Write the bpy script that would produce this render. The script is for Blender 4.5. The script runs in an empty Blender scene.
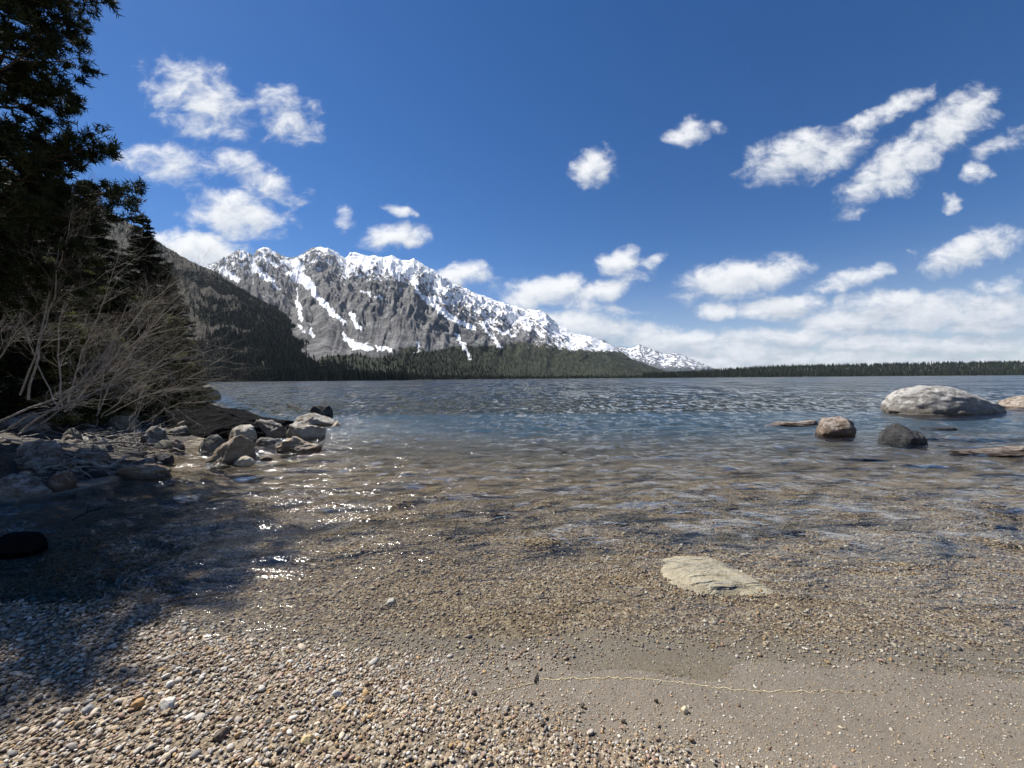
import bpy, math, random
import numpy as np
from mathutils import Vector, Matrix

# ------------------------------------------------------------------ basics
F = 385.0            # focal length in pixels of a 1024 px wide frame
CX, CY = 512.0, 384.0
CZ = 1.52            # eye height above the lake
sc = bpy.context.scene
COL = sc.collection
rng = np.random.default_rng(7)
R = math.radians
SUN_EL, SUN_FWD = 53.0, 31.0
SUN = np.array([-math.cos(R(SUN_FWD))*math.cos(R(SUN_EL)), math.sin(R(SUN_FWD))*math.cos(R(SUN_EL)), math.sin(R(SUN_EL))])

def yh(px):
    return 381.0 - (np.asarray(px) - 200.0)*6.0/824.0

def W(px, py, d):
    """world point at depth d along the ray of a photo position"""
    return np.array([(px-CX)/F*d, d, CZ - (py-float(yh(px)))/F*d])

def sstep(a, b, x):
    t = np.clip((x-a)/(b-a), 0, 1)
    return t*t*(3-2*t)

# ------------------------------------------------------------------ noise
def _h(ix, iy, iz, seed):
    n = (ix.astype(np.uint32)*np.uint32(374761393) + iy.astype(np.uint32)*np.uint32(668265263)
         + iz.astype(np.uint32)*np.uint32(2147483647 - 91) + np.uint32(seed*144665 & 0xffffffff))
    n = (n ^ (n >> np.uint32(13)))*np.uint32(1274126177)
    n = n ^ (n >> np.uint32(16))
    n = n*np.uint32(2246822519)
    return n ^ (n >> np.uint32(15))

def pn2(x, y, seed=0):
    x = np.asarray(x, float); y = np.asarray(y, float)
    x, y = np.broadcast_arrays(x, y)
    ix = np.floor(x).astype(np.int64); iy = np.floor(y).astype(np.int64)
    fx = x-ix; fy = y-iy
    z0 = np.zeros_like(ix)
    def g(dx, dy):
        a = _h(ix+dx, iy+dy, z0, seed).astype(float)*(2*math.pi/4294967296.0)
        return np.cos(a)*(fx-dx)+np.sin(a)*(fy-dy)
    u = fx*fx*fx*(fx*(fx*6-15)+10); v = fy*fy*fy*(fy*(fy*6-15)+10)
    return ((g(0,0)*(1-u)+g(1,0)*u)*(1-v)+(g(0,1)*(1-u)+g(1,1)*u)*v)*1.5

def pn3(p, seed=0):
    i = np.floor(p).astype(np.int64); f = p-i
    w = f*f*f*(f*(f*6-15)+10)
    out = 0
    for dx in (0, 1):
        for dy in (0, 1):
            for dz in (0, 1):
                h = _h(i[:,0]+dx, i[:,1]+dy, i[:,2]+dz, seed)
                gx = ((h & np.uint32(255)).astype(float)/127.5-1)
                gy = (((h >> np.uint32(8)) & np.uint32(255)).astype(float)/127.5-1)
                gz = (((h >> np.uint32(16)) & np.uint32(255)).astype(float)/127.5-1)
                d = gx*(f[:,0]-dx)+gy*(f[:,1]-dy)+gz*(f[:,2]-dz)
                out = out + d*(w[:,0] if dx else 1-w[:,0])*(w[:,1] if dy else 1-w[:,1])*(w[:,2] if dz else 1-w[:,2])
    return out

def fbm2(x, y, o=4, seed=0, gain=.5):
    a, s, t = 1.0, 0, 0
    for k in range(o):
        s = s + a*pn2(x*2**k+k*17.3, y*2**k-k*9.1, seed+k); t += a; a *= gain
    return s/t

def ridged2(x, y, o=5, seed=0, gain=.5):
    a, s, t = 1.0, 0, 0
    for k in range(o):
        s = s + a*(1-np.abs(pn2(x*2**k+k*11.7, y*2**k+k*5.3, seed+k))*1.6); t += a; a *= gain
    return s/t

# ------------------------------------------------------------------ objects
def tag(o, label=None, cat=None, group=None, kind=None):
    if label: o['label'] = label
    if cat: o['category'] = cat
    if group: o['group'] = group
    if kind: o['kind'] = kind
    return o

def mesh(name, verts, faces, mat=None, parent=None, smooth=True, col=None, attrs=None, mats=None, midx=None):
    """verts (n,3); faces: array (m,k) or list of such arrays"""
    me = bpy.data.meshes.new(name)
    verts = np.ascontiguousarray(verts, dtype=np.float32)
    if isinstance(faces, np.ndarray): faces = [faces]
    faces = [np.asarray(f, dtype=np.int32) for f in faces if len(f)]
    me.vertices.add(len(verts)); me.vertices.foreach_set('co', verts.ravel())
    lv = np.concatenate([f.ravel() for f in faces]).astype(np.int32)
    tot = np.concatenate([np.full(len(f), f.shape[1]) for f in faces]).astype(np.int32)
    st = np.concatenate([[0], np.cumsum(tot)[:-1]]).astype(np.int32)
    me.loops.add(len(lv)); me.loops.foreach_set('vertex_index', lv)
    me.polygons.add(len(tot)); me.polygons.foreach_set('loop_start', st); me.polygons.foreach_set('loop_total', tot)
    me.polygons.foreach_set('use_smooth', np.full(len(tot), smooth))
    me.update(calc_edges=True)
    if col is not None:
        ca = me.color_attributes.new('Col', 'FLOAT_COLOR', 'POINT')
        c4 = np.ones((len(verts), 4), np.float32); c4[:, :3] = col
        ca.data.foreach_set('color', c4.ravel())
    for k, v in (attrs or {}).items():
        a = me.attributes.new(k, 'FLOAT', 'POINT'); a.data.foreach_set('value', np.asarray(v, np.float32).ravel())
    if mat: me.materials.append(mat)
    o = bpy.data.objects.new(name, me); COL.objects.link(o)
    if parent is not None: o.parent = parent
    return o

def empty(name, loc):
    o = bpy.data.objects.new(name, None); COL.objects.link(o); o.location = tuple(loc); o.empty_display_size = .2
    return o

def grid_faces(nr, nc):
    i = np.arange(nr-1)[:, None]*nc + np.arange(nc-1)[None, :]
    return np.stack([i, i+1, i+nc+1, i+nc], -1).reshape(-1, 4)

def tubes(polys, sides=4):
    """polys: list of (points (n,3), radii (n,)) -> verts, quads, caps"""
    V, Q, off = [], [], 0
    ang = np.arange(sides)*2*math.pi/sides
    for P, r in polys:
        P = np.asarray(P, float); r = np.broadcast_to(np.asarray(r, float), (len(P),))
        T = np.gradient(P, axis=0); T /= np.linalg.norm(T, axis=1)[:, None]+1e-9
        ref = np.array([0, 0, 1.0]) if abs(T[:, 2]).mean() < .8 else np.array([1.0, 0, 0])
        A = np.cross(T, ref); A /= np.linalg.norm(A, axis=1)[:, None]+1e-9
        B = np.cross(T, A)
        ring = P[:, None, :] + r[:, None, None]*(np.cos(ang)[None, :, None]*A[:, None, :]+np.sin(ang)[None, :, None]*B[:, None, :])
        n = len(P)
        V.append(ring.reshape(-1, 3))
        i = np.arange(n-1)[:, None]*sides; j = np.arange(sides)[None, :]; j2 = (j+1) % sides
        Q.append((np.stack([i+j, i+j2, i+sides+j2, i+sides+j], -1).reshape(-1, 4))+off)
        if sides == 4:
            Q.append(np.array([[0, 3, 2, 1], [n*4-4, n*4-3, n*4-2, n*4-1]])+off)
        off += n*sides
    return np.concatenate(V), np.concatenate(Q)

def resample(P, n):
    P = np.asarray(P, float)
    s = np.concatenate([[0], np.cumsum(np.linalg.norm(np.diff(P, axis=0), axis=1))])
    t = np.linspace(0, s[-1], n)
    return np.stack([np.interp(t, s, P[:, k]) for k in range(P.shape[1])], 1)

# ------------------------------------------------------------------ materials
class NT:
    def __init__(s, m):
        s.t = m.node_tree; s.t.nodes.clear()
    def n(s, ty, inp=None, **props):
        nd = s.t.nodes.new(ty)
        for k, v in props.items(): setattr(nd, k, v)
        for k, v in (inp or {}).items():
            sk = nd.inputs[k]
            if isinstance(v, bpy.types.NodeSocket): s.t.links.new(v, sk)
            elif isinstance(v, bpy.types.Node): s.t.links.new(v.outputs[0], sk)
            else: sk.default_value = v
        return nd
    def math(s, op, a, b=0.0, clamp=False, c=None):
        inp = {0: a, 1: b}
        if c is not None: inp[2] = c
        return s.n('ShaderNodeMath', inp, operation=op, use_clamp=clamp).outputs[0]
    def mix(s, fac, a, b, blend='MIX'):
        nd = s.n('ShaderNodeMix', data_type='RGBA', blend_type=blend)
        for idx, v in ((0, fac), (6, a), (7, b)):
            if isinstance(v, bpy.types.NodeSocket): s.t.links.new(v, nd.inputs[idx])
            else: nd.inputs[idx].default_value = v if idx == 0 else (*v, 1) if len(v) == 3 else v
        return nd.outputs[2]
    def noise(s, vec, scale, detail=4, rough=.55, dist=0.0, out=0):
        nd = s.n('ShaderNodeTexNoise', {'Scale': scale, 'Detail': detail, 'Roughness': rough, 'Distortion': dist})
        if vec is not None: s.t.links.new(vec, nd.inputs['Vector'])
        return nd.outputs[out]
    def voro(s, vec, scale, feature='F1', out=0, rnd=1.0):
        nd = s.n('ShaderNodeTexVoronoi', {'Scale': scale, 'Randomness': rnd}, feature=feature)
        if vec is not None: s.t.links.new(vec, nd.inputs['Vector'])
        return nd.outputs[out]
    def ss(s, x, a, b):
        nd = s.n('ShaderNodeMapRange', {'From Min': a, 'From Max': b, 'To Min': 0.0, 'To Max': 1.0}, interpolation_type='SMOOTHSTEP')
        s.t.links.new(x, nd.inputs['Value']); return nd.outputs[0]
    def ramp(s, x, stops):
        nd = s.n('ShaderNodeValToRGB'); e = nd.color_ramp.elements
        while len(e) > 1: e.remove(e[-1])
        e[0].position = stops[0][0]; e[0].color = (*stops[0][1], 1)
        for p, c in stops[1:]:
            k = e.new(p); k.color = (*c, 1)
        s.t.links.new(x, nd.inputs[0]); return nd.outputs[0]
    def attr(s, name, out=2):
        return s.n('ShaderNodeAttribute', attribute_name=name).outputs[out]
    def mapping(s, vec, scale=(1, 1, 1), rot=(0, 0, 0), loc=(0, 0, 0), ty='POINT'):
        nd = s.n('ShaderNodeMapping', {'Scale': scale, 'Rotation': rot, 'Location': loc}, vector_type=ty)
        s.t.links.new(vec, nd.inputs['Vector']); return nd.outputs[0]
    def bump(s, h, dist, strength=1.0, nrm=None):
        nd = s.n('ShaderNodeBump', {'Height': h, 'Distance': dist, 'Strength': strength})
        if nrm is not None: s.t.links.new(nrm, nd.inputs['Normal'])
        return nd.outputs[0]
    def out(s, shader, vol=None):
        o = s.n('ShaderNodeOutputMaterial')
        if shader is not None: s.t.links.new(shader if isinstance(shader, bpy.types.NodeSocket) else shader.outputs[0], o.inputs['Surface'])
        if vol is not None: s.t.links.new(vol.outputs[0], o.inputs['Volume'])

def newmat(name):
    m = bpy.data.materials.new(name); m.use_nodes = True
    return m, NT(m)

def principled(t, color, rough=.8, normal=None, spec=.3, **kw):
    inp = {'Base Color': color if not isinstance(color, tuple) else (*color, 1), 'Roughness': rough, 'Specular IOR Level': spec}
    if normal is not None: inp['Normal'] = normal
    inp.update(kw)
    return t.n('ShaderNodeBsdfPrincipled', inp)

# ------------------------------------------------------------------ ground shape
XS_Y = [-50, 3.6, 4.3, 4.75, 5.3, 6.5, 8.0, 11.0, 15.0, 30.0, 100.0, 650.0, 30000.0]
XS_X = [-10.5, -10.0, -8.6, -6.6, -6.0, -6.0, -7.4, -8.0, -11.6, -25.0, -84.0, -530.0, -24000.0]
def ys_f(x):
    xa = np.clip(-x, 0, 6)
    return 1.97 + 0.15*np.clip(xa, 0, 4) + 0.035*np.sin(1.7*x+.6) + .05*np.sin(.6*x) - .03*np.clip(x, 0, 3)
def far_f(u):
    return np.interp(u, [-3, -.9, -.45, -.3, -.1, .1, .4, .8, 1.4, 3], [500, 560, 640, 720, 1150, 1500, 1700, 1900, 2100, 2300])
def ground(x, y):
    x = np.asarray(x, float); y = np.asarray(y, float)
    d1 = y - ys_f(x)
    d2 = (x - np.interp(y, XS_Y, XS_X))
    d2 = d2*np.interp(y, [0, 8, 20], [1, .95, .75]) + .25*pn2(x*.9, y*.9, 3)*np.clip(y/8, .3, 1)
    u = x/np.maximum(y, 1.0)
    d3 = np.where(y > 5, far_f(u) - y, 1e4)
    d = np.minimum(np.minimum(d1, d2), d3)
    def bed(q, s1, w1, s2):
        return np.where(q < w1, s1*q, s1*w1+s2*(q-w1))
    wet = np.minimum(bed(d1, .064, 3.2, .088), np.minimum(bed(d2, .17, 1.0, .6), np.maximum(.1*d3, 0)))
    wet = np.minimum(wet, 24)
    # shoal where the pale ledges stand
    land1 = .075*(-d1); land1 = np.where(land1 > .6, .6+.02*(land1-.6), land1)
    q = np.maximum(-d2, 0)
    land2 = .17*np.minimum(q, 2.0) + .16*np.clip(q-2.0, 0, 14) + .05*np.clip(q-16, 0, 200)
    q3 = np.maximum(-d3, 0)
    land3 = np.minimum(.08*q3, 3) + 52*sstep(0, 650, q3)*sstep(.28, .75, u)
    land3 = land3 + 26*sstep(.5, 1.35, u)*sstep(100, 700, q3)
    land = np.maximum(np.where(d1 < 0, land1, -1), np.maximum(np.where(d2 < 0, land2, -1), np.where(d3 < 0, land3, -1)))
    z = np.where(d > 0, -wet, land)
    near = np.clip(1-np.abs(z)/.6, 0, 1)
    r = np.hypot(x, y)
    z = z + .010*pn2(x*2.3, y*2.3, 21)*sstep(40, 12, r)
    z = z + .12*pn2(x*.55, y*.55, 22)*sstep(.1, .6, z)*sstep(300, 60, r)
    return z

def G(px, py):
    """where the ray of a photo position meets ground or lake surface"""
    d = np.geomspace(1.0, 300, 4000)
    p = np.stack([(px-CX)/F*d, d, CZ-(py-float(yh(px)))/F*d], 1)
    g = np.maximum(ground(p[:, 0], p[:, 1]), 0.0)
    k = np.argmax(p[:, 2] <= g) if (p[:, 2] <= g).any() else len(d)-1
    return p[k]

# ------------------------------------------------------------------ materials proper
def mat_ground():
    m, t = newmat('shore_ground')
    pos = t.n('ShaderNodeNewGeometry').outputs['Position']
    sep = t.n('ShaderNodeSeparateXYZ', {0: pos}); z = sep.outputs[2]; y = sep.outputs[1]
    flat = t.mapping(pos, (1, 1, .35))
    grain = t.noise(flat, 260, 4, .8)
    big = t.noise(flat, 3.5, 4, .6)
    sand = t.ramp(grain, [(.25, (.115, .094, .070)), (.5, (.215, .182, .138)), (.75, (.35, .30, .235))])
    sand = t.mix(t.ss(big, .35, .7), sand, (.19, .16, .122), 'MIX')
    sand2 = t.mix(.5, sand, t.ramp(grain, [(.25, (.115, .094, .070)), (.5, (.215, .182, .138)), (.75, (.35, .30, .235))]))
    spots = t.noise(flat, 34, 5, .75)
    sand2 = t.mix(t.math('MULTIPLY', t.ss(spots, .52, .66), .28), sand2, (.085, .068, .05))
    sand2 = t.mix(t.math('MULTIPLY', t.ss(t.noise(flat, 7, 3, .6), .42, .62), .10), sand2, (.10, .085, .065))
    cellc = t.voro(flat, 62, 'F1', 1); celld = t.voro(flat, 62, 'F1', 0)
    cellc2 = t.voro(flat, 30, 'F1', 1)
    hv = t.n('ShaderNodeSeparateColor', {0: cellc}).outputs[0]
    hv2 = t.n('ShaderNodeSeparateColor', {0: cellc2}).outputs[1]
    stones = t.ramp(hv, [(0, (.05, .04, .033)), (.3, (.13, .095, .065)), (.55, (.22, .165, .105)), (.8, (.33, .25, .16)), (1, (.55, .47, .36))])
    stones2 = t.ramp(hv2, [(0, (.10, .08, .06)), (.4, (.21, .165, .11)), (.8, (.31, .25, .17)), (1, (.5, .43, .34))])
    stones = t.mix(.4, stones, stones2)
    gmix = t.ss(t.math('ADD', t.attr('gravel'), t.math('MULTIPLY', t.math('SUBTRACT', big, .5), .8)), .3, .7)
    c = t.mix(gmix, sand2, stones)
    deep_scatter = t.mix(t.ss(t.noise(pos, 1.2, 4), .35, .65), (.052, .066, .076), (.030, .072, .120))  # deep bed silt; the lake's scattered blue light is put into its colour
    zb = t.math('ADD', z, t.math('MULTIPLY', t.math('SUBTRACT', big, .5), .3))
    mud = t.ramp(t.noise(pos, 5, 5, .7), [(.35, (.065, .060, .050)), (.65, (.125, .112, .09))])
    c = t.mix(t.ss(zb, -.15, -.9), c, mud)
    c = t.mix(t.ss(zb, -.45, -2.2), c, deep_scatter)
    soil = t.ramp(t.noise(pos, 9, 6, .7), [(.3, (.018, .014, .010)), (.5, (.05, .04, .03)), (.72, (.13, .105, .08))])
    soilmask = t.ss(t.attr('bank'), .35, .65)
    c = t.mix(soilmask, c, soil)
    forest = t.ramp(t.noise(pos, .02, 5, .7), [(.35, (.02, .025, .014)), (.65, (.06, .055, .03))])
    c = t.mix(t.ss(y, 200, 320), c, forest)
    wet = t.math('MULTIPLY', t.ss(z, .055, .005), .14)
    c = t.mix(wet, c, (.0, .0, .0))
    rough = t.math('SUBTRACT', .85, t.math('MULTIPLY', t.ss(t.math('ADD', z, t.math('MULTIPLY', big, .012)), .036, .008), .45))
    h = t.math('ADD', t.math('MULTIPLY', t.math('MULTIPLY', t.math('SUBTRACT', 1.0, celld), gmix), .9), t.math('ADD', t.math('MULTIPLY', grain, .25), t.math('MULTIPLY', spots, 1.0)))
    n = t.bump(h, .012, 1.0)
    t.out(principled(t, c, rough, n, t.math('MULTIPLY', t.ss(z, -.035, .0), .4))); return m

def mat_gravel():
    m, t = newmat('pebble_stone')
    pos = t.n('ShaderNodeNewGeometry').outputs['Position']
    z = t.n('ShaderNodeSeparateXYZ', {0: pos}).outputs[2]
    c = t.attr('Col', 0)
    n1 = t.noise(pos, 170, 4, .65)
    c = t.mix(t.math('MULTIPLY', t.ss(n1, .5, .75), .4), c, (.06, .05, .04))
    c = t.mix(t.math('MULTIPLY', t.ss(n1, .5, .25), .25), c, (.6, .55, .47))
    wetz = t.ss(z, .035, .005)
    c = t.mix(t.math('MULTIPLY', wetz, .14), c, (.01, .008, .006))
    rough = t.math('SUBTRACT', .7, t.math('MULTIPLY', wetz, .3))
    t.out(principled(t, c, rough, t.bump(n1, .003), t.math('MULTIPLY', t.ss(z, -.035, .0), .35))); return m

def mat_rock(name, dark, mid, light, band=True, lichen=.0, bandc=(.06, .045, .03), scale=1.0, white=.0, moss=0.0, streak=0.0, bh=.11):
    m, t = newmat(name)
    tc = t.n('ShaderNodeTexCoord').outputs['Object']
    pos = t.n('ShaderNodeNewGeometry').outputs['Position']
    z = t.n('ShaderNodeSeparateXYZ', {0: pos}).outputs[2]
    nz = t.n('ShaderNodeSeparateXYZ', {0: t.n('ShaderNodeNewGeometry').outputs['Normal']}).outputs[2]
    v = tc if not streak else t.mapping(tc, (1, 1, 3.5), (0, R(25), 0))
    n1 = t.noise(v, 2.6*scale, 7, .68)
    n2 = t.noise(v, 17*scale, 6, .75)
    n3 = t.noise(tc, 75*scale, 3, .7)
    f = t.math('ADD', t.math('MULTIPLY', n1, .55), t.math('MULTIPLY', n2, .45))
    c = t.ramp(f, [(.34, dark), (.49, mid), (.64, light)])
    c = t.mix(t.math('MULTIPLY', t.ss(n3, .56, .68), .75), c, tuple(x*.35 for x in dark))
    if lichen:
        l = t.ss(t.noise(tc, 7*scale, 7, .75), .56, .66)
        c = t.mix(t.math('MULTIPLY', l, lichen), c, (.02, .02, .018))
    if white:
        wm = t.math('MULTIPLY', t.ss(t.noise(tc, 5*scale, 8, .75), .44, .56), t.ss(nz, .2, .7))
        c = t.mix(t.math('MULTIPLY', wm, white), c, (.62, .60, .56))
    if moss:
        mm = t.math('MULTIPLY', t.ss(t.noise(tc, 4*scale, 6, .7), .45, .62), t.ss(nz, .0, .6))
        c = t.mix(t.math('MULTIPLY', mm, moss), c, (.13, .13, .055))
    rough = .85
    sp = .03 if max(light) < .04 else .3
    if band:
        bz = t.math('ADD', z, t.math('MULTIPLY', t.math('SUBTRACT', n2, .5), -.14))
        b = t.ss(bz, bh, bh*.3)
        c = t.mix(t.math('MULTIPLY', b, .72), c, bandc)
        rough = t.math('SUBTRACT', .85, t.math('MULTIPLY', b, .45))
    crack = t.voro(t.mapping(tc, (1, 1, 1.6)), 3.2*scale, 'DISTANCE_TO_EDGE')
    cr = t.ss(t.math('ADD', crack, t.math('MULTIPLY', n2, .05)), .035, .02)
    c = t.mix(t.math('MULTIPLY', cr, .25), c, tuple(x*.4 for x in dark))
    h = t.math('ADD', t.math('MULTIPLY', n2, .7), t.math('ADD', t.math('MULTIPLY', n3, .22), t.math('MULTIPLY', n1, .8)))
    t.out(principled(t, c, rough, t.bump(h, .09/scale), sp)); return m

def mat_wood(name, dark, light, sc_=1.0):
    m, t = newmat(name)
    tc = t.n('ShaderNodeTexCoord').outputs['Object']
    n1 = t.noise(tc, 6*sc_, 5, .7); n2 = t.noise(tc, 60*sc_, 4, .7)
    f = t.math('ADD', t.math('MULTIPLY', n1, .6), t.math('MULTIPLY', n2, .4))
    c = t.ramp(f, [(.36, dark), (.62, light)])
    t.out(principled(t, c, .8, t.bump(f, .02), .25)); return m

def mat_leaf(name, a, b, c3, sc_=1.4):
    m, t = newmat(name)
    pos = t.n('ShaderNodeNewGeometry').outputs['Position']
    rnd = t.attr('rnd')
    n = t.noise(pos, sc_, 3, .6)
    f = t.math('ADD', t.math('MULTIPLY', n, .5), t.math('MULTIPLY', rnd, .5))
    c = t.ramp(f, [(.25, a), (.5, b), (.78, c3)])
    d = principled(t, c, .7, None, .08)
    tr = t.n('ShaderNodeBsdfTranslucent', {'Color': c})
    t.out(t.n('ShaderNodeMixShader', {0: .18, 1: d, 2: tr})); return m

def mat_water():
    m, t = newmat('lake_water')
    pos = t.n('ShaderNodeNewGeometry').outputs['Position']
    flat = t.mapping(pos, (1, 1, 0))
    y = t.n('ShaderNodeSeparateXYZ', {0: pos}).outputs[1]
    a1 = t.mapping(flat, (.75, 1.9, 1), (0, 0, R(9)))
    a2 = t.mapping(flat, (1.0, 2.3, 1), (0, 0, R(-16)))
    gust = t.noise(t.mapping(flat, (.55, 1, 1)), .05, 4, .65)
    h1 = t.noise(a1, 1.1, 4, .6, .6)
    h2 = t.noise(a2, 4.2, 4, .62, .8)
    h3 = t.noise(a1, 17, 2, .55, .3)
    dp = t.ss(t.attr('depth'), .0, .22)
    amp = t.math('MULTIPLY', t.math('ADD', .5, t.math('MULTIPLY', gust, .9)), t.math('ADD', .25, t.math('MULTIPLY', dp, .75)))
    h = t.math('ADD', t.math('MULTIPLY', h1, .20), t.math('ADD', t.math('MULTIPLY', h2, .050), t.math('MULTIPLY', h3, .005)))
    near = t.math('SUBTRACT', 1.0, t.ss(y, 8, 22))
    n = t.bump(t.math('MULTIPLY', h, t.math('MULTIPLY', amp, near)), WAVE, 1.0)
    # open water: slopes of wind ripples, short near the beach and long swells farther out, which a bump map loses at this range
    sl = None
    for sx, sy, d0, d1, d2, d3, rot in ((1.9, 4.4, 2.2, 3.6, 8, 14, 6), (3.0, 1.3, 6, 11, 24, 34, 4), (1.6, .26, 22, 32, 50, 68, -3), (.8, .065, 46, 66, 110, 150, 2), (.34, .012, 105, 150, 9e4, 1e5, 0)):
        w_ = t.math('MULTIPLY', t.ss(y, d0, d1), t.math('SUBTRACT', 1.0, t.ss(y, d2, d3)))
        c_ = t.noise(t.mapping(flat, (sx, sy, 1), (0, 0, R(rot))), 1.0, 2, .6, .4, 1)
        c_ = t.n('ShaderNodeVectorMath', {0: c_, 1: (.5, .46 if sy > 3 else .56 if sy > 1.2 else .60, .5)}, operation='SUBTRACT').outputs[0]
        w_ = t.math('MULTIPLY', w_, 1.9 if sy > 3 else 1.75 if sy > 1.2 else 1.0)
        c_ = t.n('ShaderNodeVectorMath', {0: c_, 'Scale': w_}, operation='SCALE').outputs[0]
        sl = c_ if sl is None else t.n('ShaderNodeVectorMath', {0: sl, 1: c_}, operation='ADD').outputs[0]
    c2 = t.noise(t.mapping(flat, (.9, 2.0, 1), (0, 0, R(-7))), 1.6, 3, .6, .4, 1)
    c2 = t.n('ShaderNodeVectorMath', {0: c2, 1: (.5, .5, .5)}, operation='SUBTRACT').outputs[0]
    sl = t.n('ShaderNodeVectorMath', {0: c2, 1: (.55, .55, .55), 2: sl}, operation='MULTIPLY_ADD').outputs[0]
    k = t.math('MULTIPLY', t.math('MULTIPLY', t.ss(y, 1.9, 4.2), dp), t.math('ADD', .45, t.math('MULTIPLY', gust, 1.1)))
    kv = t.n('ShaderNodeCombineXYZ', {0: t.math('MULTIPLY', k, .32), 1: t.math('MULTIPLY', k, 1.75), 2: 0.0}).outputs[0]
    sl = t.n('ShaderNodeVectorMath', {0: sl, 1: kv}, operation='MULTIPLY').outputs[0]
    sl = t.n('ShaderNodeVectorMath', {0: sl, 1: (.16, .50, 1)}, operation='MINIMUM').outputs[0]
    sl = t.n('ShaderNodeVectorMath', {0: sl, 1: (-.16, -.28, -1)}, operation='MAXIMUM').outputs[0]
    n = t.n('ShaderNodeVectorMath', {0: sl, 1: n}, operation='ADD').outputs[0]
    n = t.n('ShaderNodeVectorMath', {0: n}, operation='NORMALIZE').outputs[0]
    fr = t.n('ShaderNodeFresnel', {'IOR': 1.333, 'Normal': n})
    clear = t.n('ShaderNodeBsdfTransparent', {'Color': (.95, .96, .94, 1)})
    gl = t.n('ShaderNodeBsdfGlossy', {'Color': (1, 1, 1, 1), 'Roughness': .08, 'Normal': n})
    t.out(t.n('ShaderNodeMixShader', {0: fr.outputs[0], 1: clear, 2: gl})); return m
WAVE = 1.05

def mat_mountain(name, rock, forest, scrub, snowk=1.0):
    m, t = newmat(name)
    pos = t.n('ShaderNodeNewGeometry').outputs['Position']
    nr = t.n('ShaderNodeNewGeometry').outputs['Normal']
    nz = t.n('ShaderNodeSeparateXYZ', {0: nr}).outputs[2]
    n1 = t.noise(pos, .012, 8, .72)
    n2 = t.noise(t.mapping(t.mapping(pos, (1, 1, 1), (0, R(38), 0)), (.65, .85, 1.15)), .035, 7, .75)
    n3 = t.noise(pos, .0025, 5, .6)
    f = t.math('ADD', t.math('MULTIPLY', n1, .5), t.math('MULTIPLY', n2, .5))
    r = t.ramp(t.math('ADD', f, t.math('MULTIPLY', t.math('SUBTRACT', t.noise(pos, .0045, 4, .6), .5), .35)), [(.36, rock[0]), (.49, rock[1]), (.61, rock[2])])
    fo = t.ramp(n1, [(.35, forest[0]), (.65, forest[1])])
    scb = t.ramp(n2, [(.35, scrub[0]), (.65, scrub[1])])
    fm = t.ss(t.math('ADD', t.attr('forest'), t.math('MULTIPLY', t.math('SUBTRACT', n1, .5), 1.4)), .42, .6)
    sm = t.ss(t.math('ADD', t.attr('scrub'), t.math('MULTIPLY', t.math('SUBTRACT', n3, .5), 1.6)), .4, .65)
    c = t.mix(sm, r, scb)
    c = t.mix(fm, c, fo)
    sn = t.math('ADD', t.attr('snow'), t.math('MULTIPLY', t.math('SUBTRACT', f, .5), -1.5))
    s = t.ss(sn, .44, .60)
    c = t.mix(s, c, (.86, .87, .89))
    h = t.math('ADD', f, t.math('MULTIPLY', n3, .6))
    hb = t.bump(t.math('MULTIPLY', h, t.math('SUBTRACT', 1.0, t.math('MULTIPLY', s, .8))), 30, 1.0)
    t.out(principled(t, c, .9, hb, .1)); return m

# ================================================================== CAMERA, SKY, SUN
cam = bpy.data.cameras.new('camera'); co = bpy.data.objects.new('camera', cam); COL.objects.link(co)
cam.sensor_fit = 'HORIZONTAL'; cam.sensor_width = 36.0; cam.lens = 36.0*F/1024.0
cam.clip_start = .05; cam.clip_end = 120000
pitch = math.atan((CY-float(yh(CX)))/F); roll = math.atan(6.0/824.0)
co.matrix_world = Matrix.Translation((0, 0, CZ)) @ Matrix.Rotation(math.pi/2-pitch, 4, 'X') @ Matrix.Rotation(-roll, 4, 'Z')
sc.camera = co
sc.view_settings.view_transform = 'Standard'; sc.view_settings.look = 'None'
sc.view_settings.gamma = 1.0; sc.view_settings.exposure = 0.86
sc.view_settings.use_curve_mapping = False
cy = sc.cycles
cy.max_bounces = 8; cy.transparent_max_bounces = 12; cy.diffuse_bounces = 2; cy.glossy_bounces = 3; cy.transmission_bounces = 4
cy.caustics_reflective = False; cy.caustics_refractive = False
cy.sample_clamp_indirect = 4.0; cy.sample_clamp_direct = 0.0
cy.use_adaptive_sampling = True; cy.adaptive_threshold = .015
cy.use_denoising = True
sc.render.film_transparent = False

sun = bpy.data.lights.new('sun', 'SUN'); so = bpy.data.objects.new('sun', sun); COL.objects.link(so)
sun.energy = 4.6; sun.angle = R(.53); sun.color = (1.0, .955, .88)
so.rotation_mode = 'QUATERNION'; so.rotation_quaternion = Vector(SUN).to_track_quat('Z', 'Y')
so.location = (-30, 20, 60)

world = bpy.data.worlds.new('World'); sc.world = world; world.use_nodes = True
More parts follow.
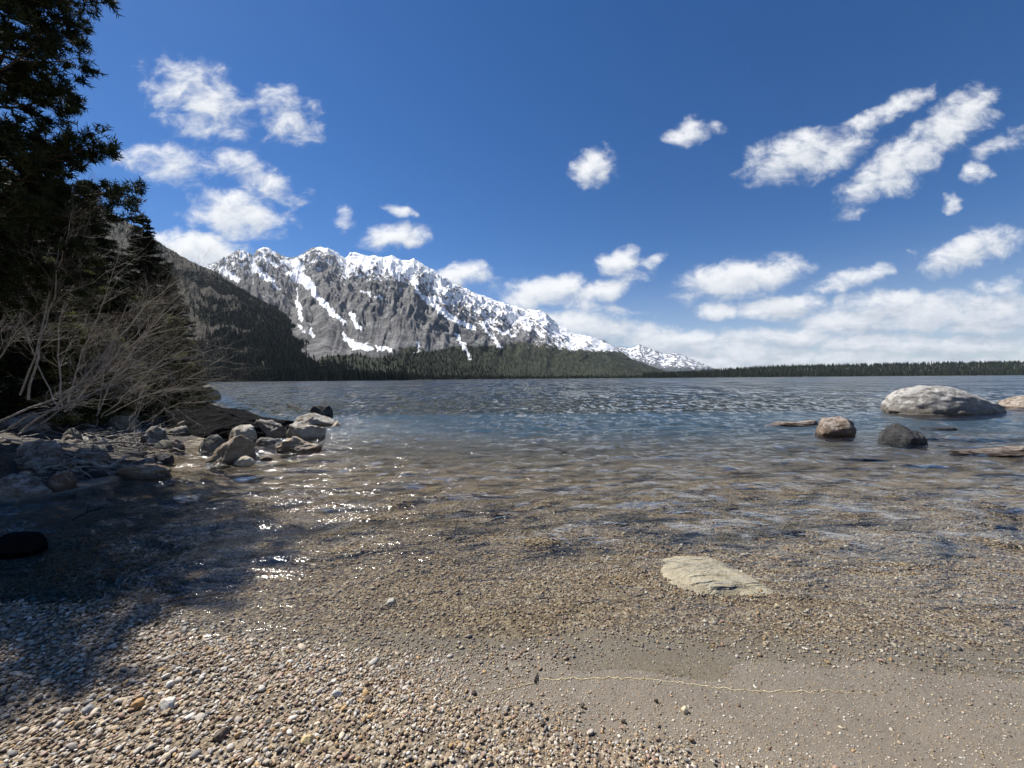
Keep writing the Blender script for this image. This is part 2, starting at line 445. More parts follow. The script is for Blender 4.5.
# clouds: (px, py, half length, half height, tilt in degrees, density) as directions in the sky
CLOUDS = [
 (206,103,62,36,-28,.78),(292,119,38,25,-40,.70),(170,165,50,20,-8,.72),(258,175,58,17,-30,.72),(238,214,52,24,-8,1.05),
 (203,252,50,20,-8,1.3),(245,268,30,14,-12,1.2),(398,236,38,14,2,1.0),(400,208,20,7,-8,.7),(347,222,12,14,-30,.62),
 (595,167,24,20,20,.95),(693,135,30,13,14,.78),(806,158,66,25,14,.92),(880,116,56,11,27,.78),(893,170,66,24,36,.98),
 (952,123,46,26,38,1.0),(1002,146,34,12,22,.66),(976,177,16,11,-8,.85),(952,205,14,10,10,.75),(968,251,58,19,18,.92),
 (1000,285,40,12,12,.55),(850,278,46,10,13,.85),(742,279,68,21,10,1.08),(717,313,20,11,6,.95),(782,309,50,15,2,1.05),
 (620,262,24,15,22,.92),(650,262,22,7,16,.66),(605,290,44,14,18,.98),(543,293,42,17,14,1.12),(460,276,30,13,4,1.08),
 (585,326,80,16,-8,1.1),(650,338,60,14,-8,1.05),(690,345,52,15,4,1.0),(905,305,76,17,2,1.05),(850,321,60,15,4,1.08),(925,317,58,16,6,1.08),(985,324,60,14,2,1.05),(790,338,64,12,0,1.05),(868,342,74,12,2,1.1),(950,346,84,12,0,1.1),(830,359,100,9,0,1.1),(935,363,120,8,0,1.15),
 (985,310,80,17,6,1.05),(745,353,74,12,0,1.08),(1090,340,120,40,0,1.0),(1180,220,90,28,20,.9),
 (700,364,100,12,0,1.2),(500,340,80,10,-10,.8),(560,300,80,12,-12,.75)]
def build_world():
    t = NT(world)
    grp = bpy.data.node_groups.new('cloud_cover', 'ShaderNodeTree')
    grp.interface.new_socket('Plane', in_out='INPUT', socket_type='NodeSocketVector')
    grp.interface.new_socket('Cover', in_out='OUTPUT', socket_type='NodeSocketFloat')
    class H: node_tree = grp
    g = NT(H)
    gi = g.n('NodeGroupInput'); go = g.n('NodeGroupOutput')
    p0 = gi.outputs[0]
    wn = g.noise(p0, 7.0, 3, .55, 0, 1)
    w2 = g.noise(p0, 24.0, 3, .6, 0, 1)
    off = g.n('ShaderNodeVectorMath', {0: wn, 1: (.5, .5, .5)}, operation='SUBTRACT').outputs[0]
    off2 = g.n('ShaderNodeVectorMath', {0: w2, 1: (.5, .5, .5)}, operation='SUBTRACT').outputs[0]
    p = g.n('ShaderNodeVectorMath', {0: off, 1: (.085, .05, 0), 2: p0}, operation='MULTIPLY_ADD').outputs[0]
    p = g.n('ShaderNodeVectorMath', {0: off2, 1: (.04, .028, 0), 2: p}, operation='MULTIPLY_ADD').outputs[0]
    acc = None
    for (px, py, a, b, rot, k) in CLOUDS:
        u = (px-CX)/F; v = -(py-float(yh(min(max(px, 0), 1024))))/F
        q = g.mapping(p, (a/F*1.08, b/F*1.08, 1), (0, 0, R(rot)), (u, v, 0), 'TEXTURE')
        L = g.n('ShaderNodeVectorMath', {0: q}, operation='LENGTH').outputs[1]
        f = g.math('MULTIPLY', g.math('MULTIPLY_ADD', g.math('MULTIPLY', L, L), -.75, False, 1.0), k)
        acc = f if acc is None else g.math('SMOOTH_MAX', acc, f, False, .12)
    acc = g.math('MAXIMUM', acc, -.6)
    nn = g.noise(g.mapping(p0, (1, 1.55, 1), (0, 0, R(-14))), 14, 10, .64, .35)
    d = g.math('MULTIPLY_ADD', g.math('SUBTRACT', nn, .5), 1.95, False, acc)
    g.t.links.new(d, go.inputs[0])
    # sky
    sky = t.n('ShaderNodeTexSky', sky_type='NISHITA', sun_disc=False, sun_elevation=R(SUN_EL),
              sun_rotation=math.atan2(SUN[0], SUN[1]), altitude=2100.0, air_density=1.0, dust_density=.35, ozone_density=2.2)
    elev = t.n('ShaderNodeSeparateXYZ', {0: t.n('ShaderNodeTexCoord').outputs['Generated']}).outputs[2]
    sat = t.math('ADD', .95, t.math('MULTIPLY', t.ss(elev, .0, .30), SKY_SAT-.95))
    skyc = t.n('ShaderNodeHueSaturation', {'Hue': .507, 'Saturation': sat, 'Value': SKY_VAL, 'Color': sky}).outputs[0]
    vec = t.n('ShaderNodeTexCoord').outputs['Generated']
    s = t.n('ShaderNodeSeparateXYZ', {0: vec})
    ay = t.math('MAXIMUM', t.math('ABSOLUTE', s.outputs[1]), .02)
    pl = t.n('ShaderNodeCombineXYZ', {0: t.math('DIVIDE', s.outputs[0], ay), 1: t.math('DIVIDE', s.outputs[2], ay), 2: 0.0}).outputs[0]
    a = t.n('ShaderNodeGroup', {'Plane': pl}) if False else t.t.nodes.new('ShaderNodeGroup')
    a.node_tree = grp; t.t.links.new(pl, a.inputs[0])
    b = t.t.nodes.new('ShaderNodeGroup'); b.node_tree = grp
    t.t.links.new(t.n('ShaderNodeVectorMath', {0: pl, 1: (-.012, .030, 0)}, operation='ADD').outputs[0], b.inputs[0])
    cov = a.outputs[0]
    alpha = t.ss(cov, .12, 1.05)
    alpha = t.math('MULTIPLY', alpha, t.ss(s.outputs[2], -.01, .01))
    lit = t.math('ADD', .60, t.math('MULTIPLY', t.math('SUBTRACT', cov, b.outputs[0]), .55), True)
    band = t.ss(t.noise(t.mapping(pl, (5, 24, 1)), 1.0, 4, .6, .3), .44, .62)
    lit = t.math('SUBTRACT', lit, t.math('MULTIPLY', t.math('MULTIPLY', band, t.ss(s.outputs[2], .2, .1)), .34), True)
    col = t.mix(lit, CLOUD_DARK, CLOUD_LIT)
    fin = t.mix(alpha, skyc, col)
    bg = t.n('ShaderNodeBackground', {'Color': fin, 'Strength': SKY_STR})
    o = t.n('ShaderNodeOutputWorld'); t.t.links.new(bg.outputs[0], o.inputs[0])
SKY_STR, SKY_SAT, SKY_VAL = .1, 1.40, .58
CLOUD_DARK, CLOUD_LIT = (2.5, 2.85, 3.35), (5.4, 5.45, 5.55)
build_world()
world.cycles.sampling_method = 'MANUAL'; world.cycles.sample_map_resolution = 512

# ================================================================== GROUND
def build_ground():
    az = np.concatenate([np.arange(-82, 82.01, .3), np.arange(87, 278, 5.0)])
    r = np.geomspace(.25, 14000, 340)
    A, Rr = np.meshgrid(np.radians(az), r)
    x = Rr*np.sin(A); y = Rr*np.cos(A); z = ground(x, y)
    n = len(az)
    f = grid_faces(len(r), n)
    i = np.arange(len(r)-1)*n
    wrap = np.stack([i+n-1, i, i+n, i+2*n-1], 1)
    V = np.stack([x, y, z], -1).reshape(-1, 3)
    V = np.concatenate([V, [[0, 0, float(ground(0, 0))]]]); c = len(V)-1
    j = np.arange(n); fan = np.stack([np.full(n, c), (j+1) % n, j], 1)
    x = V[:, 0]; y = V[:, 1]; z = V[:, 2]
    yl = 1.5+(.5-x)*.35
    coarse = sstep(.12, -.12, y-yl)
    under = sstep(.0, .5, y-ys_f(x))
    left = sstep(.2, -1.4, x)
    grav = np.clip(np.maximum(np.maximum(coarse, under*.85), left*.8), .1, 1)
    grav = np.where((x < -4) & (y > 4.0) & (y < 6.5), .25, grav)
    d2 = x - np.interp(y, XS_Y, XS_X)
    bank = sstep(.0, -.5, d2)*sstep(.0, .08, z)*(y > 3.4)
    o = mesh('ground', V, [f, wrap, fan], mat_ground(), attrs={'gravel': grav, 'bank': bank})
    tag(o, 'sandy and pebbly lake shore running down under the water', 'shore', kind='structure')
build_ground()

# ================================================================== LAKE
def build_lake():
    az = np.radians(np.arange(-76, 76.01, .26))
    r = np.concatenate([np.geomspace(1.2, 14, 330), np.geomspace(14, 2600, 240)[1:]])
    A, Rr = np.meshgrid(az, r)
    x = Rr*np.sin(A); y = Rr*np.cos(A)
    y = np.maximum(y, 1.1)
    dep = np.maximum(-ground(x, y), 0)
    z = np.zeros_like(x)
    g = np.random.default_rng(3)
    patch = .6+.55*fbm2(x*.22, y*.3, 3, 5)
    for k in range(26):
        lam = .28*(1.45/.28)**g.random()
        th = R(-90 + g.normal(6, 24))
        kx, ky = math.cos(th)*2*math.pi/lam, math.sin(th)*2*math.pi/lam
        warp = .8*pn2(x*.5+k, y*.5, 40+k)
        ph = kx*x+ky*y+g.random()*6.28+warp*1.6
        s = np.sin(ph); amp = .0105*lam**1.05*(.5+g.random())
        cell = 2600/600.0
        fade = np.clip(lam/(np.maximum(Rr*.0045, .037)*3.2)-.6, 0, 1)
        z += amp*fade*(s + .25*np.cos(2*ph))
    z *= np.clip(patch, .1, 1.4)*(.16+.84*sstep(.0, .16, dep))
    z *= np.where(dep <= 0, .15, 1)
    V = np.stack([x, y, z], -1).reshape(-1, 3)
    o = mesh('water', V, grid_faces(len(r), len(az)), mat_water(), attrs={'depth': np.minimum(dep, 3).ravel()})
    tag(o, 'clear rippled lake water reaching from the beach to the mountains', 'lake', kind='structure')
build_lake()

# ================================================================== MOUNTAINS
def skyline(pts, jitter=0, seed=0):
    P = np.array(pts, float)
    u = (P[:, 0]-CX)/F; el = -(P[:, 1]-yh(P[:, 0]))/F
    def f(q):
        e = np.interp(q, u, el)
        return e
    return f

def seg_dist(px, py, poly):
    d = np.full(px.shape, 1e9)
    for (x0, y0, w0), (x1, y1, w1) in zip(poly[:-1], poly[1:]):
        dx, dy = x1-x0, y1-y0
        t = np.clip(((px-x0)*dx+(py-y0)*dy)/(dx*dx+dy*dy+1e-9), 0, 1)
        w = w0+(w1-w0)*t
        d = np.minimum(d, np.hypot(px-(x0+t*dx), py-(y0+t*dy))/w)
    return d

def mountain(name, label, sky, u0, u1, foot, ridge, ncol, nrow, rough, mat, seed, conc=1.25, jag=1.0, sp=(9, 3), back=.35, paint=None, smooth_sc=14):
    u = np.linspace(u0, u1, ncol); t = np.concatenate([np.linspace(0, 1, int(nrow*.8)), np.linspace(1, 1+back, int(nrow*.2)+1)[1:]])
    U, T = np.meshgrid(u, t)
    fy = foot(U); ry = ridge(U)
    y = fy+(ry-fy)*T; x = U*y
    tgt = np.maximum(sky(u), .0005)
    top = tgt[None, :]*ry
    base = np.where(T < 1, np.maximum(T, 0)**conc, 1-(T-1)*1.5)
    s = 1/1000.0
    wx = .25*fbm2(x*1.3*s, y*1.3*s, 3, seed+50); 
    spur = ridged2(U*sp[0]*1.3+wx*1.6+seed-T*1.1, T*sp[1]*.42+wx*1.4, 6, seed, .56)-.55
    iso = ridged2(x*2.2*s+wx, y*2.2*s, 6, seed+9, .46)-.55
    fine = ridged2(x*17*s+wx*4, y*13*s, 3, seed+29, .6)-.5
    env = np.clip(np.sin(np.clip(T, 0, 1)*math.pi*.5)*(1-.55*sstep(.8, 1, T)), 0, 1)*sstep(0, .12, T)
    hmax = top.mean()
    rg = rough(U)
    z = top*base + hmax*rg*env*(spur*.58+iso*.46+fine*.07*jag)
    # keep the skyline where it stands
    ang = ((z)/y).max(axis=0)
    k = tgt/np.maximum(ang, 1e-4)
    kern = np.exp(-np.linspace(-2, 2, 2*smooth_sc+1)**2); kern /= kern.sum()
    k = np.convolve(np.pad(k, smooth_sc, 'edge'), kern, 'valid')
    z = z*k[None, :]
    z = z - 12*(T < .004)
    PX = CX+F*U; PY = yh(PX)-z/y*F
    # local concavity for gullies
    lap = np.zeros_like(z); 
    zz = z.copy()
    for _ in range(6):
        zz[1:-1, 1:-1] = (zz[1:-1, 1:-1]*2+zz[:-2, 1:-1]+zz[2:, 1:-1]+zz[1:-1, :-2]+zz[1:-1, 2:])/6
    lap = (zz-z)/(hmax*.006)
    attrs = paint(U, T, PX, PY, z, np.clip(lap, -1.5, 1.5), x, y)
    V = np.stack([x, y, z+CZ], -1).reshape(-1, 3)
    o = mesh(name, V, grid_faces(len(t), ncol), mat, attrs={k_: v.ravel() for k_, v in attrs.items()})
    tag(o, label, 'mountain', kind='structure')
    return dict(u=u, t=t, V=V.reshape(len(t), ncol, 3), a=attrs)

MAIN_SKY = skyline([(90,300),(150,282),(200,268),(214,264),(223,260),(231,256),(240,251),(246,250.5),(250,253),(254,257),(258,251),(262,248),(270,248.5),(280,254),(288,257.5),(298,258),(306,253),(312,249.5),(318,247.5),(328,248),(336,251),(342,256),(347,258.5),(352,253),(362,254),(368,256.5),(377,256),(385,258),(394,255.5),(398,258),(403,261),(415,259.5),(422,263),(430,268),(440,274),(453,283),(462,286.5),(478,294),(494,299.5),(510,305),(527,309),(537,310),(546,312.5),(552,319),(559,325),(567,329),(575,334),(583,335),(592,337),(601,341),(611,345),(622,352),(632,359),(648,365),(664,370.5),(690,374),(740,376)])
HILL_SKY = skyline([(-140,140),(0,165),(100,205),(150,234),(166,246),(185,257),(200,265),(219,273),(233,283),(248,293),(262,300),(277,308),(292,320),(306,331),(321,340),(336,349),(351,358),(365,366),(374,371),(386,376)])
RIGHT_SKY = skyline([(540,345),(560,338),(585,337),(604,340),(612,345),(623,351),(638,360),(652,367),(668,372),(690,376)])
FAR_SKY = skyline([(560,352),(600,349),(612,347),(620,346),(630,348),(640,344.5),(648,348),(656,350.5),(664,354),(675,352.5),(682,355),(688,357.5),(700,362),(712,367.5),(722,371.5),(735,375.5)])

GUL = [  # snow couloirs: (px, py, half width)
 [(297.7,262,3),(300,270,6),(302,280,6),(315,289,3)],
 [(303,277,5),(311,284,5),(317,291,2)],
 [(314,291,2.5),(321,299,3),(328,308,3.5),(336,315,3.5),(344.6,322.5,2.5)],
 [(298,288,1.2),(299,302,1.2),(301,312,2.2),(302,320,1.5)],
 [(352,313,2),(355,321,2.2),(362,331,1.6)],
 [(344,334,1.5),(349,341,3),(356,346,5),(371,348.5,2.5)],[(377,346,2),(383,349,3),(390,349,2)],
 [(300,326,1.5),(305,332,2)],[(311,329,1.5),(314,335,2.2)],
 [(254,264,2),(259,270,3.5),(268,278,3),(274,281,2)],[(272,279,1.5),(276,285,1.6),(281,290,1.2)],
 [(223,270,3),(231,275,3.2),(240,281,2)],[(245,253,3.5),(249,256,3)],
 [(263,254,1.5),(272,261,1.8),(279,268,1.5)],[(286,262,3),(295,266,3)],[(288,272,2),(297,278,2.5)],
 [(424,297.6,2.5),(433,304,3),(442,310,3.4),(452,318,4),(474,328,2.5)],[(428,299,3),(440,300,3),(448,303,2)],
 [(480,323,1.3),(488,331,1.4),(495,340,1.6)],[(484,322,1.5),(500,331,2),(514,336,1.5)],[(496,342,1.5),(501,347,2)],
 [(457,335,1.8),(462,343,2.2),(467,351,1.8),(471,361,1)],
 [(362,290,1),(372,295,1.5)],[(376,296,1),(384,298,1.2)],[(418,341,.7),(420,350,1),(415,354,.8)],
 [(352,256,3),(362,262,6),(372,260,5)],[(383,262,4),(392,262,7),(397,272,5),(399,280,2)],[(405,265,4),(412,275,4),(417,287,3),(420,294,2)],
 [(318,248.5,2),(331,250,2),(340,257,1.5)],[(258,249,1.5),(266,249,1.5),(275,252,1.2)],
]
def paint_main(U, T, PX, PY, z, lap, x, y):
    skyy = yh(PX)-MAIN_SKY(U)*F
    below = PY-skyy
    wob = 5.5*fbm2(PX*.17, PY*.17, 5, 77, .7); wob2 = 5.5*fbm2(PX*.17+50, PY*.17, 5, 78, .7)
    d = np.full(PX.shape, 9.0)
    for g_ in GUL: d = np.minimum(d, seg_dist(PX+wob, PY+wob2, g_))
    sn = 1.0*sstep(1.55, .25, d) + .45*fbm2(PX*.55, PY*.55, 3, 79, .7)*(d < 2.2)
    hi = sstep(30, 3, below)
    right = sstep(335, 352, PX)*sstep(460, 405, PX)*1.15
    ridge_r = sstep(415, 450, PX)
    pat = .5+.5*fbm2(PX*.10-PY*.05, PY*.11+PX*.05, 4, 81)
    sn2 = hi*(.18+.30*right) + ridge_r*sstep(46, 6, below)*(.20+.04*np.sin(PX*.2)) 
    sn2 = sn2+ (pat-.5)*.7*np.clip(sn2*3, 0, 1)
    gen = .44*sstep(84, 12, below)+lap*.20*sstep(95, 20, below)
    nzr = fbm2((PX*.80+PY*.60)*.10, (-PX*.60+PY*.80)*.55, 4, 83, .6)
    sn = np.maximum(sn, sn2+gen*.9+nzr*.42*sstep(95, 20, below))
    sn = sn*(T < 1.02) + .45*(T >= 1.02)
    low = sstep(348, 362, PY + 8*fbm2(PX*.03, PY*.05, 3, 88) + sstep(300, 560, PX)*10 - sstep(560, 660, PX)*14)
    mid = sstep(322, 350, PY + 10*fbm2(PX*.06, PY*.04, 3, 89))*sstep(420, 560, PX)
    strip = sstep(30, 75, below)*sstep(340, 420, PX)*.33*(1-sstep(500, 560, PX))
    forest = np.clip(low*(.78-.3*sstep(450, 520, PX))+mid*.40+strip*(.6+.6*fbm2(PX*.12, PY*.04, 3, 90)), 0, 1)
    scrub = np.clip(sstep(335, 356, PY)*sstep(470, 520, PX)*.75 + .35*low, 0, 1)
    sn = sn*(1-sstep(348, 356, PY)*(d > 1.6)) - 1.0*sstep(362, 366, PY)
    return {'snow': sn, 'forest': forest, 'scrub': scrub}

def paint_hill(U, T, PX, PY, z, lap, x, y):
    skyy = yh(PX)-HILL_SKY(U)*F
    below = PY-skyy
    pat = fbm2(x/170., z/110., 4, 60)
    forest = np.clip(.52+pat*1.1+.4*sstep(22, 2, below)*sstep(195, 240, PX)+.5*sstep(345, 366, PY)+.28*sstep(205, 300, PX)-.42*sstep(215, 190, PX)*sstep(15, 40, below), 0, 1)
    sn = .72*sstep(9, 3, below)*sstep(212, 222, PX)*sstep(262, 240, PX)*(.5+fbm2(PX*.25, PY*.25, 2, 5)) - .25
    return {'snow': sn, 'forest': forest, 'scrub': np.full_like(z, .9)}

def paint_right(U, T, PX, PY, z, lap, x, y):
    skyy = yh(PX)-RIGHT_SKY(U)*F
    below = PY-skyy
    sn = .58*sstep(24, 4, below)+lap*.30+.45*fbm2(PX*.2-PY*.1, PY*.2+PX*.1, 3, 15)
    return {'snow': sn-.6*sstep(358, 368, PY), 'forest': .75*sstep(350, 366, PY), 'scrub': .4*sstep(352, 362, PY)}
def paint_far(U, T, PX, PY, z, lap, x, y):
    skyy = yh(PX)-FAR_SKY(U)*F
    sn = .60*sstep(22, 8, PY-skyy)+lap*.30+.5*fbm2(PX*.22-PY*.1, PY*.2+PX*.12, 3, 16)
    return {'snow': sn-.5*sstep(364, 372, PY), 'forest': .6*sstep(362, 370, PY), 'scrub': np.zeros_like(z)}

M_ROCK = mat_mountain('alpine_rock', [(.055,.057,.062),(.145,.143,.142),(.29,.285,.28)], [(.022,.028,.018),(.05,.055,.034)], [(.07,.06,.042),(.15,.125,.085)])
M_HILL = mat_mountain('hillside', [(.05,.045,.035),(.10,.085,.065),(.17,.15,.12)], [(.014,.019,.012),(.038,.04,.022)], [(.030,.027,.021),(.082,.072,.056)])
M_FAR = mat_mountain('far_range', [(.07,.075,.085),(.14,.145,.155),(.25,.25,.26)], [(.025,.033,.03),(.05,.06,.05)], [(.08,.075,.06),(.15,.13,.1)])
foot_main = lambda U: far_f(U)*1.015+60
main = mountain('mountain', 'broad grey rock mountain streaked with snow gullies beyond the lake', MAIN_SKY, -1.02, .60, foot_main,
    lambda U: np.interp(U, [-1.0, -.6, -.2, .2, .6], [4200, 4500, 4600, 5200, 5200]), 900, 330, lambda U: np.interp(U, [-.8, -.1, .1, .3], [.33, .29, .18, .08]), M_ROCK, 3, 1.22, 1.2, (11, 4), .3, paint_main)
hill = mountain('hill', 'dark wooded hillside sloping down to the water behind the shore trees', HILL_SKY, -1.75, -.325, lambda U: far_f(U)*1.01+15,
    lambda U: np.interp(U, [-1.7, -.9, -.6, -.32], [1500, 1650, 1750, 1600]), 560, 200, lambda U: np.interp(U, [-1, -.5, -.34], [.13, .12, .02]), M_HILL, 21, 1.12, .8, (10, 3), .35, paint_hill)
rr = mountain('mountain', 'snowy ridge sloping to the right behind the rock mountain', RIGHT_SKY, .05, .47, lambda U: U*0+6200, lambda U: U*0+8800, 300, 150,
    lambda U: U*0+.16, M_FAR, 33, 1.2, 1.0, (16, 4), .3, paint_right)
fr_ = mountain('mountain', 'farthest snow covered range low at the right end', FAR_SKY, .1, .60, lambda U: U*0+9300, lambda U: U*0+12500, 320, 140,
    lambda U: U*0+.2, M_FAR, 35, 1.2, 1.0, (18, 4), .25, paint_far)

# ================================================================== FAR FORESTS (one mass each)
def conifers(name, label, P, H, mat, seed, tiers=3, sides=6):
    g = np.random.default_rng(seed); n = len(P)
    ang = np.arange(sides)*2*math.pi/sides
    V = []; Fc = []; vc = 0
    per = tiers*(sides+1)
    out = np.zeros((n, per, 3)); k = 0
    wid = H*g.uniform(.13, .22, n)
    for j in range(tiers):
        zb = .06+.27*j; zt = min(1.0, zb+.50) if j < tiers-1 else 1.0
        rad = wid*(1-.28*j)
        a0 = g.uniform(0, 6.28, n)
        rj = rad[:, None]*g.uniform(.7, 1.25, (n, sides))
        out[:, k:k+sides, 0] = P[:, None, 0]+rj*np.cos(ang[None, :]+a0[:, None])
        out[:, k:k+sides, 1] = P[:, None, 1]+rj*np.sin(ang[None, :]+a0[:, None])
        out[:, k:k+sides, 2] = (P[:, 2]+zb*H)[:, None]+H[:, None]*g.uniform(-.05, .05, (n, sides))
        out[:, k+sides, 0] = P[:, 0]; out[:, k+sides, 1] = P[:, 1]; out[:, k+sides, 2] = P[:, 2]+zt*H
        k += sides+1
    f = []
    for j in range(tiers):
        b = j*(sides+1)
        for s_ in range(sides): f.append((b+s_, b+(s_+1) % sides, b+sides))
    f = np.array(f)
    Fc = (np.arange(n)[:, None, None]*per+f[None]).reshape(-1, 3)
    rnd = np.repeat(g.random(n), per)
    o = mesh(name, out.reshape(-1, 3), Fc, mat, smooth=False, attrs={'rnd': rnd})
    return tag(o, label, 'forest', kind='stuff')

M_FARLEAF = mat_leaf('far_conifer', (.010, .015, .010), (.022, .030, .018), (.045, .052, .029), .02)
def on_mountain(M, n, seed, prob):
    g = np.random.default_rng(seed)
    nt, nu = M['V'].shape[:2]
    ti = g.random(n*6)*(nt*.79-2); ui = g.random(n*6)*(nu-2)
    i = ti.astype(int); j = ui.astype(int)
    pr = prob(M, i, j)
    keep = np.where(g.random(n*6) < pr)[0][:n]
    i, j, fi, fj = i[keep], j[keep], (ti-i)[keep], (ui-j)[keep]
    V = M['V']
    return (V[i, j]*((1-fi)*(1-fj))[:, None]+V[i+1, j]*(fi*(1-fj))[:, None]+V[i, j+1]*((1-fi)*fj)[:, None]+V[i+1, j+1]*(fi*fj)[:, None])
g0 = np.random.default_rng(11)
P = on_mountain(hill, 17000, 5, lambda M, i, j: np.clip((M['a']['forest'][i, j]-.36)*2.4, .10, 1)*(M['V'][i, j, 2] > 2))
conifers('forest', 'dark conifers scattered over the brown hillside', P, g0.uniform(8, 17, len(P)), M_FARLEAF, 6)
def pm(M, i, j):
    fo = M['a']['forest'][i, j]
    u_ = M['V'][i, j, 0]/M['V'][i, j, 1]
    return np.clip((fo-.45)*1.6, 0, 1)*(1-.72*sstep(-.12, .05, u_))*(M['V'][i, j, 2] > 1)
P = on_mountain(main, 10000, 8, pm)
conifers('forest', 'conifer forest on the lower slopes of the rock mountain', P, g0.uniform(7, 14, len(P)), M_FARLEAF, 7, 2, 5)
# shore belts
def belt(n, u0, u1, dmax, h0, h1, seed, label):
    g = np.random.default_rng(seed)
    u = g.uniform(u0, u1, n); y = far_f(u)+3+g.random(n)**1.7*dmax
    x = u*y; z = ground(x, y)
    return conifers('forest', label, np.stack([x, y, z], 1), h0+(h1*1.15-h0)*g.random(n)**1.8, M_FARLEAF, seed+1)
belt(2600, -.9, -.27, 110, 9, 18, 31, 'belt of dark conifers at the foot of the hill along the far shore')
belt(2400, -.30, .52, 90, 6, 13, 32, 'belt of dark conifers along the far shore below the rock mountain')
def right_wood():
    g = np.random.default_rng(41); n = 13000
    u = g.uniform(.34, 1.9, n); y = far_f(u)+4+g.random(n)**1.3*760
    x = u*y; z = ground(x, y)
    conifers('forest', 'long low ridge of dark conifers across the right of the lake', np.stack([x, y, z], 1), 11+20*g.random(n)**2.0, M_FARLEAF, 42)
right_wood()

# ================================================================== ROCKS
import bmesh
_ico = {}
def ico(n):
    if n not in _ico:
        bm = bmesh.new(); bmesh.ops.create_icosphere(bm, subdivisions=n, radius=1.0)
        bm.verts.ensure_lookup_table()
        _ico[n] = (np.array([v.co[:] for v in bm.verts]), np.array([[v.index for v in f.verts] for f in bm.faces])); bm.free()
    return _ico[n]

def rock_shape(w, dp, h, seed, sub=4, cuts=9, lump=.22, fine=.05, prof=None, sink=.3, lean=0.0, sq=.95):
    """an irregular boulder: width w, depth dp, height h above its waterline, with a buried foot"""
    g = np.random.default_rng(seed)
    V, Fc = ico(sub); v = V.copy()
    v = np.sign(v)*np.abs(v)**sq
    v *= (1+lump*1.6*pn3(V*1.1+g.random(3)*50, seed))[:, None]
    for k in range(cuts):
        n = g.normal(size=3); n[2] = n[2]*.7+.25; n /= np.linalg.norm(n)
        c = g.uniform(.62, .92)
        e = np.maximum(v@n-c, 0)
        v = v-(e*.88)[:, None]*n
    q = V*2.7+seed
    v = v*(1+lump*.55*pn3(q, seed+1)+fine*1.6*pn3(q*2.6, seed+2)+fine*.9*np.abs(pn3(q*6.5, seed+3)))[:, None]
    v[:, 0] += lean*v[:, 2]
    if prof is not None:
        xs, zs = zip(*prof)
        xa = np.clip(V[:, 0], -1, 1)
        sl = np.sqrt(np.maximum(1-xa*xa, .02))
        z = v[:, 2]/sl*np.interp((xa+1)/2, xs, zs)
        v[:, 2] = np.where(V[:, 2] > 0, z*(1), v[:, 2]*.5)
    lo = -.45
    v[:, 2] = np.where(v[:, 2] < lo, lo+(v[:, 2]-lo)*.2, v[:, 2])
    mx = v.max(0); mn = v.min(0)
    v[:, 0] = ((v[:, 0]-mn[0])/(mx[0]-mn[0])-.5)*w
    v[:, 1] = ((v[:, 1]-mn[1])/(mx[1]-mn[1])-.5)*dp
    v[:, 2] = np.where(v[:, 2] > 0, v[:, 2]/mx[2]*h, v[:, 2]*max(h*sink*2.2, .06))
    return v, Fc

M_GRANITE = mat_rock('pale_granite', (.12,.11,.10), (.29,.275,.25), (.50,.48,.44), True, .45, white=.7, scale=.8, bandc=(.12,.095,.07), bh=.34)
M_TAN = mat_rock('tan_stone', (.17,.115,.065), (.38,.28,.175), (.58,.475,.33), True, .1, white=.35, scale=1.3, streak=1, bandc=(.10,.07,.04))
M_BROWN = mat_rock('brown_stone', (.07,.05,.035), (.19,.135,.095), (.36,.29,.22), True, .35, white=.35, scale=1.6, bandc=(.07,.045,.028))
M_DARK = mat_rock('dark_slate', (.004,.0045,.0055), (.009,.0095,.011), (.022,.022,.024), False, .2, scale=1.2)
M_DGREY = mat_rock('dark_grey_stone', (.02,.02,.022), (.055,.055,.055), (.13,.125,.12), True, .1, scale=1.5, bandc=(.02,.02,.02))
M_WHITE = mat_rock('white_speckled_stone', (.17,.145,.115), (.39,.345,.275), (.60,.55,.47), True, .3, white=.6, scale=1.4, bandc=(.13,.10,.07))
M_GREY = mat_rock('grey_stone', (.055,.046,.037), (.15,.128,.105), (.32,.285,.24), False, .4, white=.45, scale=1.6)
M_MOSS = mat_rock('mossy_stone', (.06,.056,.042), (.17,.16,.125), (.36,.345,.29), False, .3, white=.3, moss=.8, scale=1.3)
M_CREAM = mat_rock('cream_stone', (.27,.225,.15), (.53,.46,.34), (.76,.69,.55), False, .35, scale=3.0)

def rock(label, x0, x1, yt, yb, mat, seed, dr=.8, cat='rock', name='rock', land=False, group=None, zoff=0.0, tilt=0.0, sub=None, yaw=0.0, hh=None, **kw):
    pxm = (x0+x1)/2
    if land:
        q = G(pxm, yb); d, zb = q[1], q[2]
    else:
        zb = zoff; d = (CZ-zoff)*F/(yb-float(yh(pxm)))
    u_ = abs((pxm-CX)/F)
    w = (x1-x0)/F*d/math.sqrt(1+(u_*dr)**2)
    for _ in range(3):
        dp = w*dr; dc = d+dp*.45; w = (x1-x0)/F*dc/math.sqrt(1+(u_*dr)**2)
    dp = w*dr
    h = hh if hh else max(CZ-(yt-float(yh(pxm)))/F*dc-zb, .25*(yb-yt)/F*d)
    if sub is None: sub = 6 if (x1-x0) > 95 else 5
    v, f = rock_shape(w, dp, h, seed, sub=sub, **kw)
    o = mesh(name, v, f, mat)
    o.location = ((pxm-CX)/F*dc, dc, zb)
    o.rotation_euler = (0, tilt, yaw)
    return tag(o, label, cat, group)

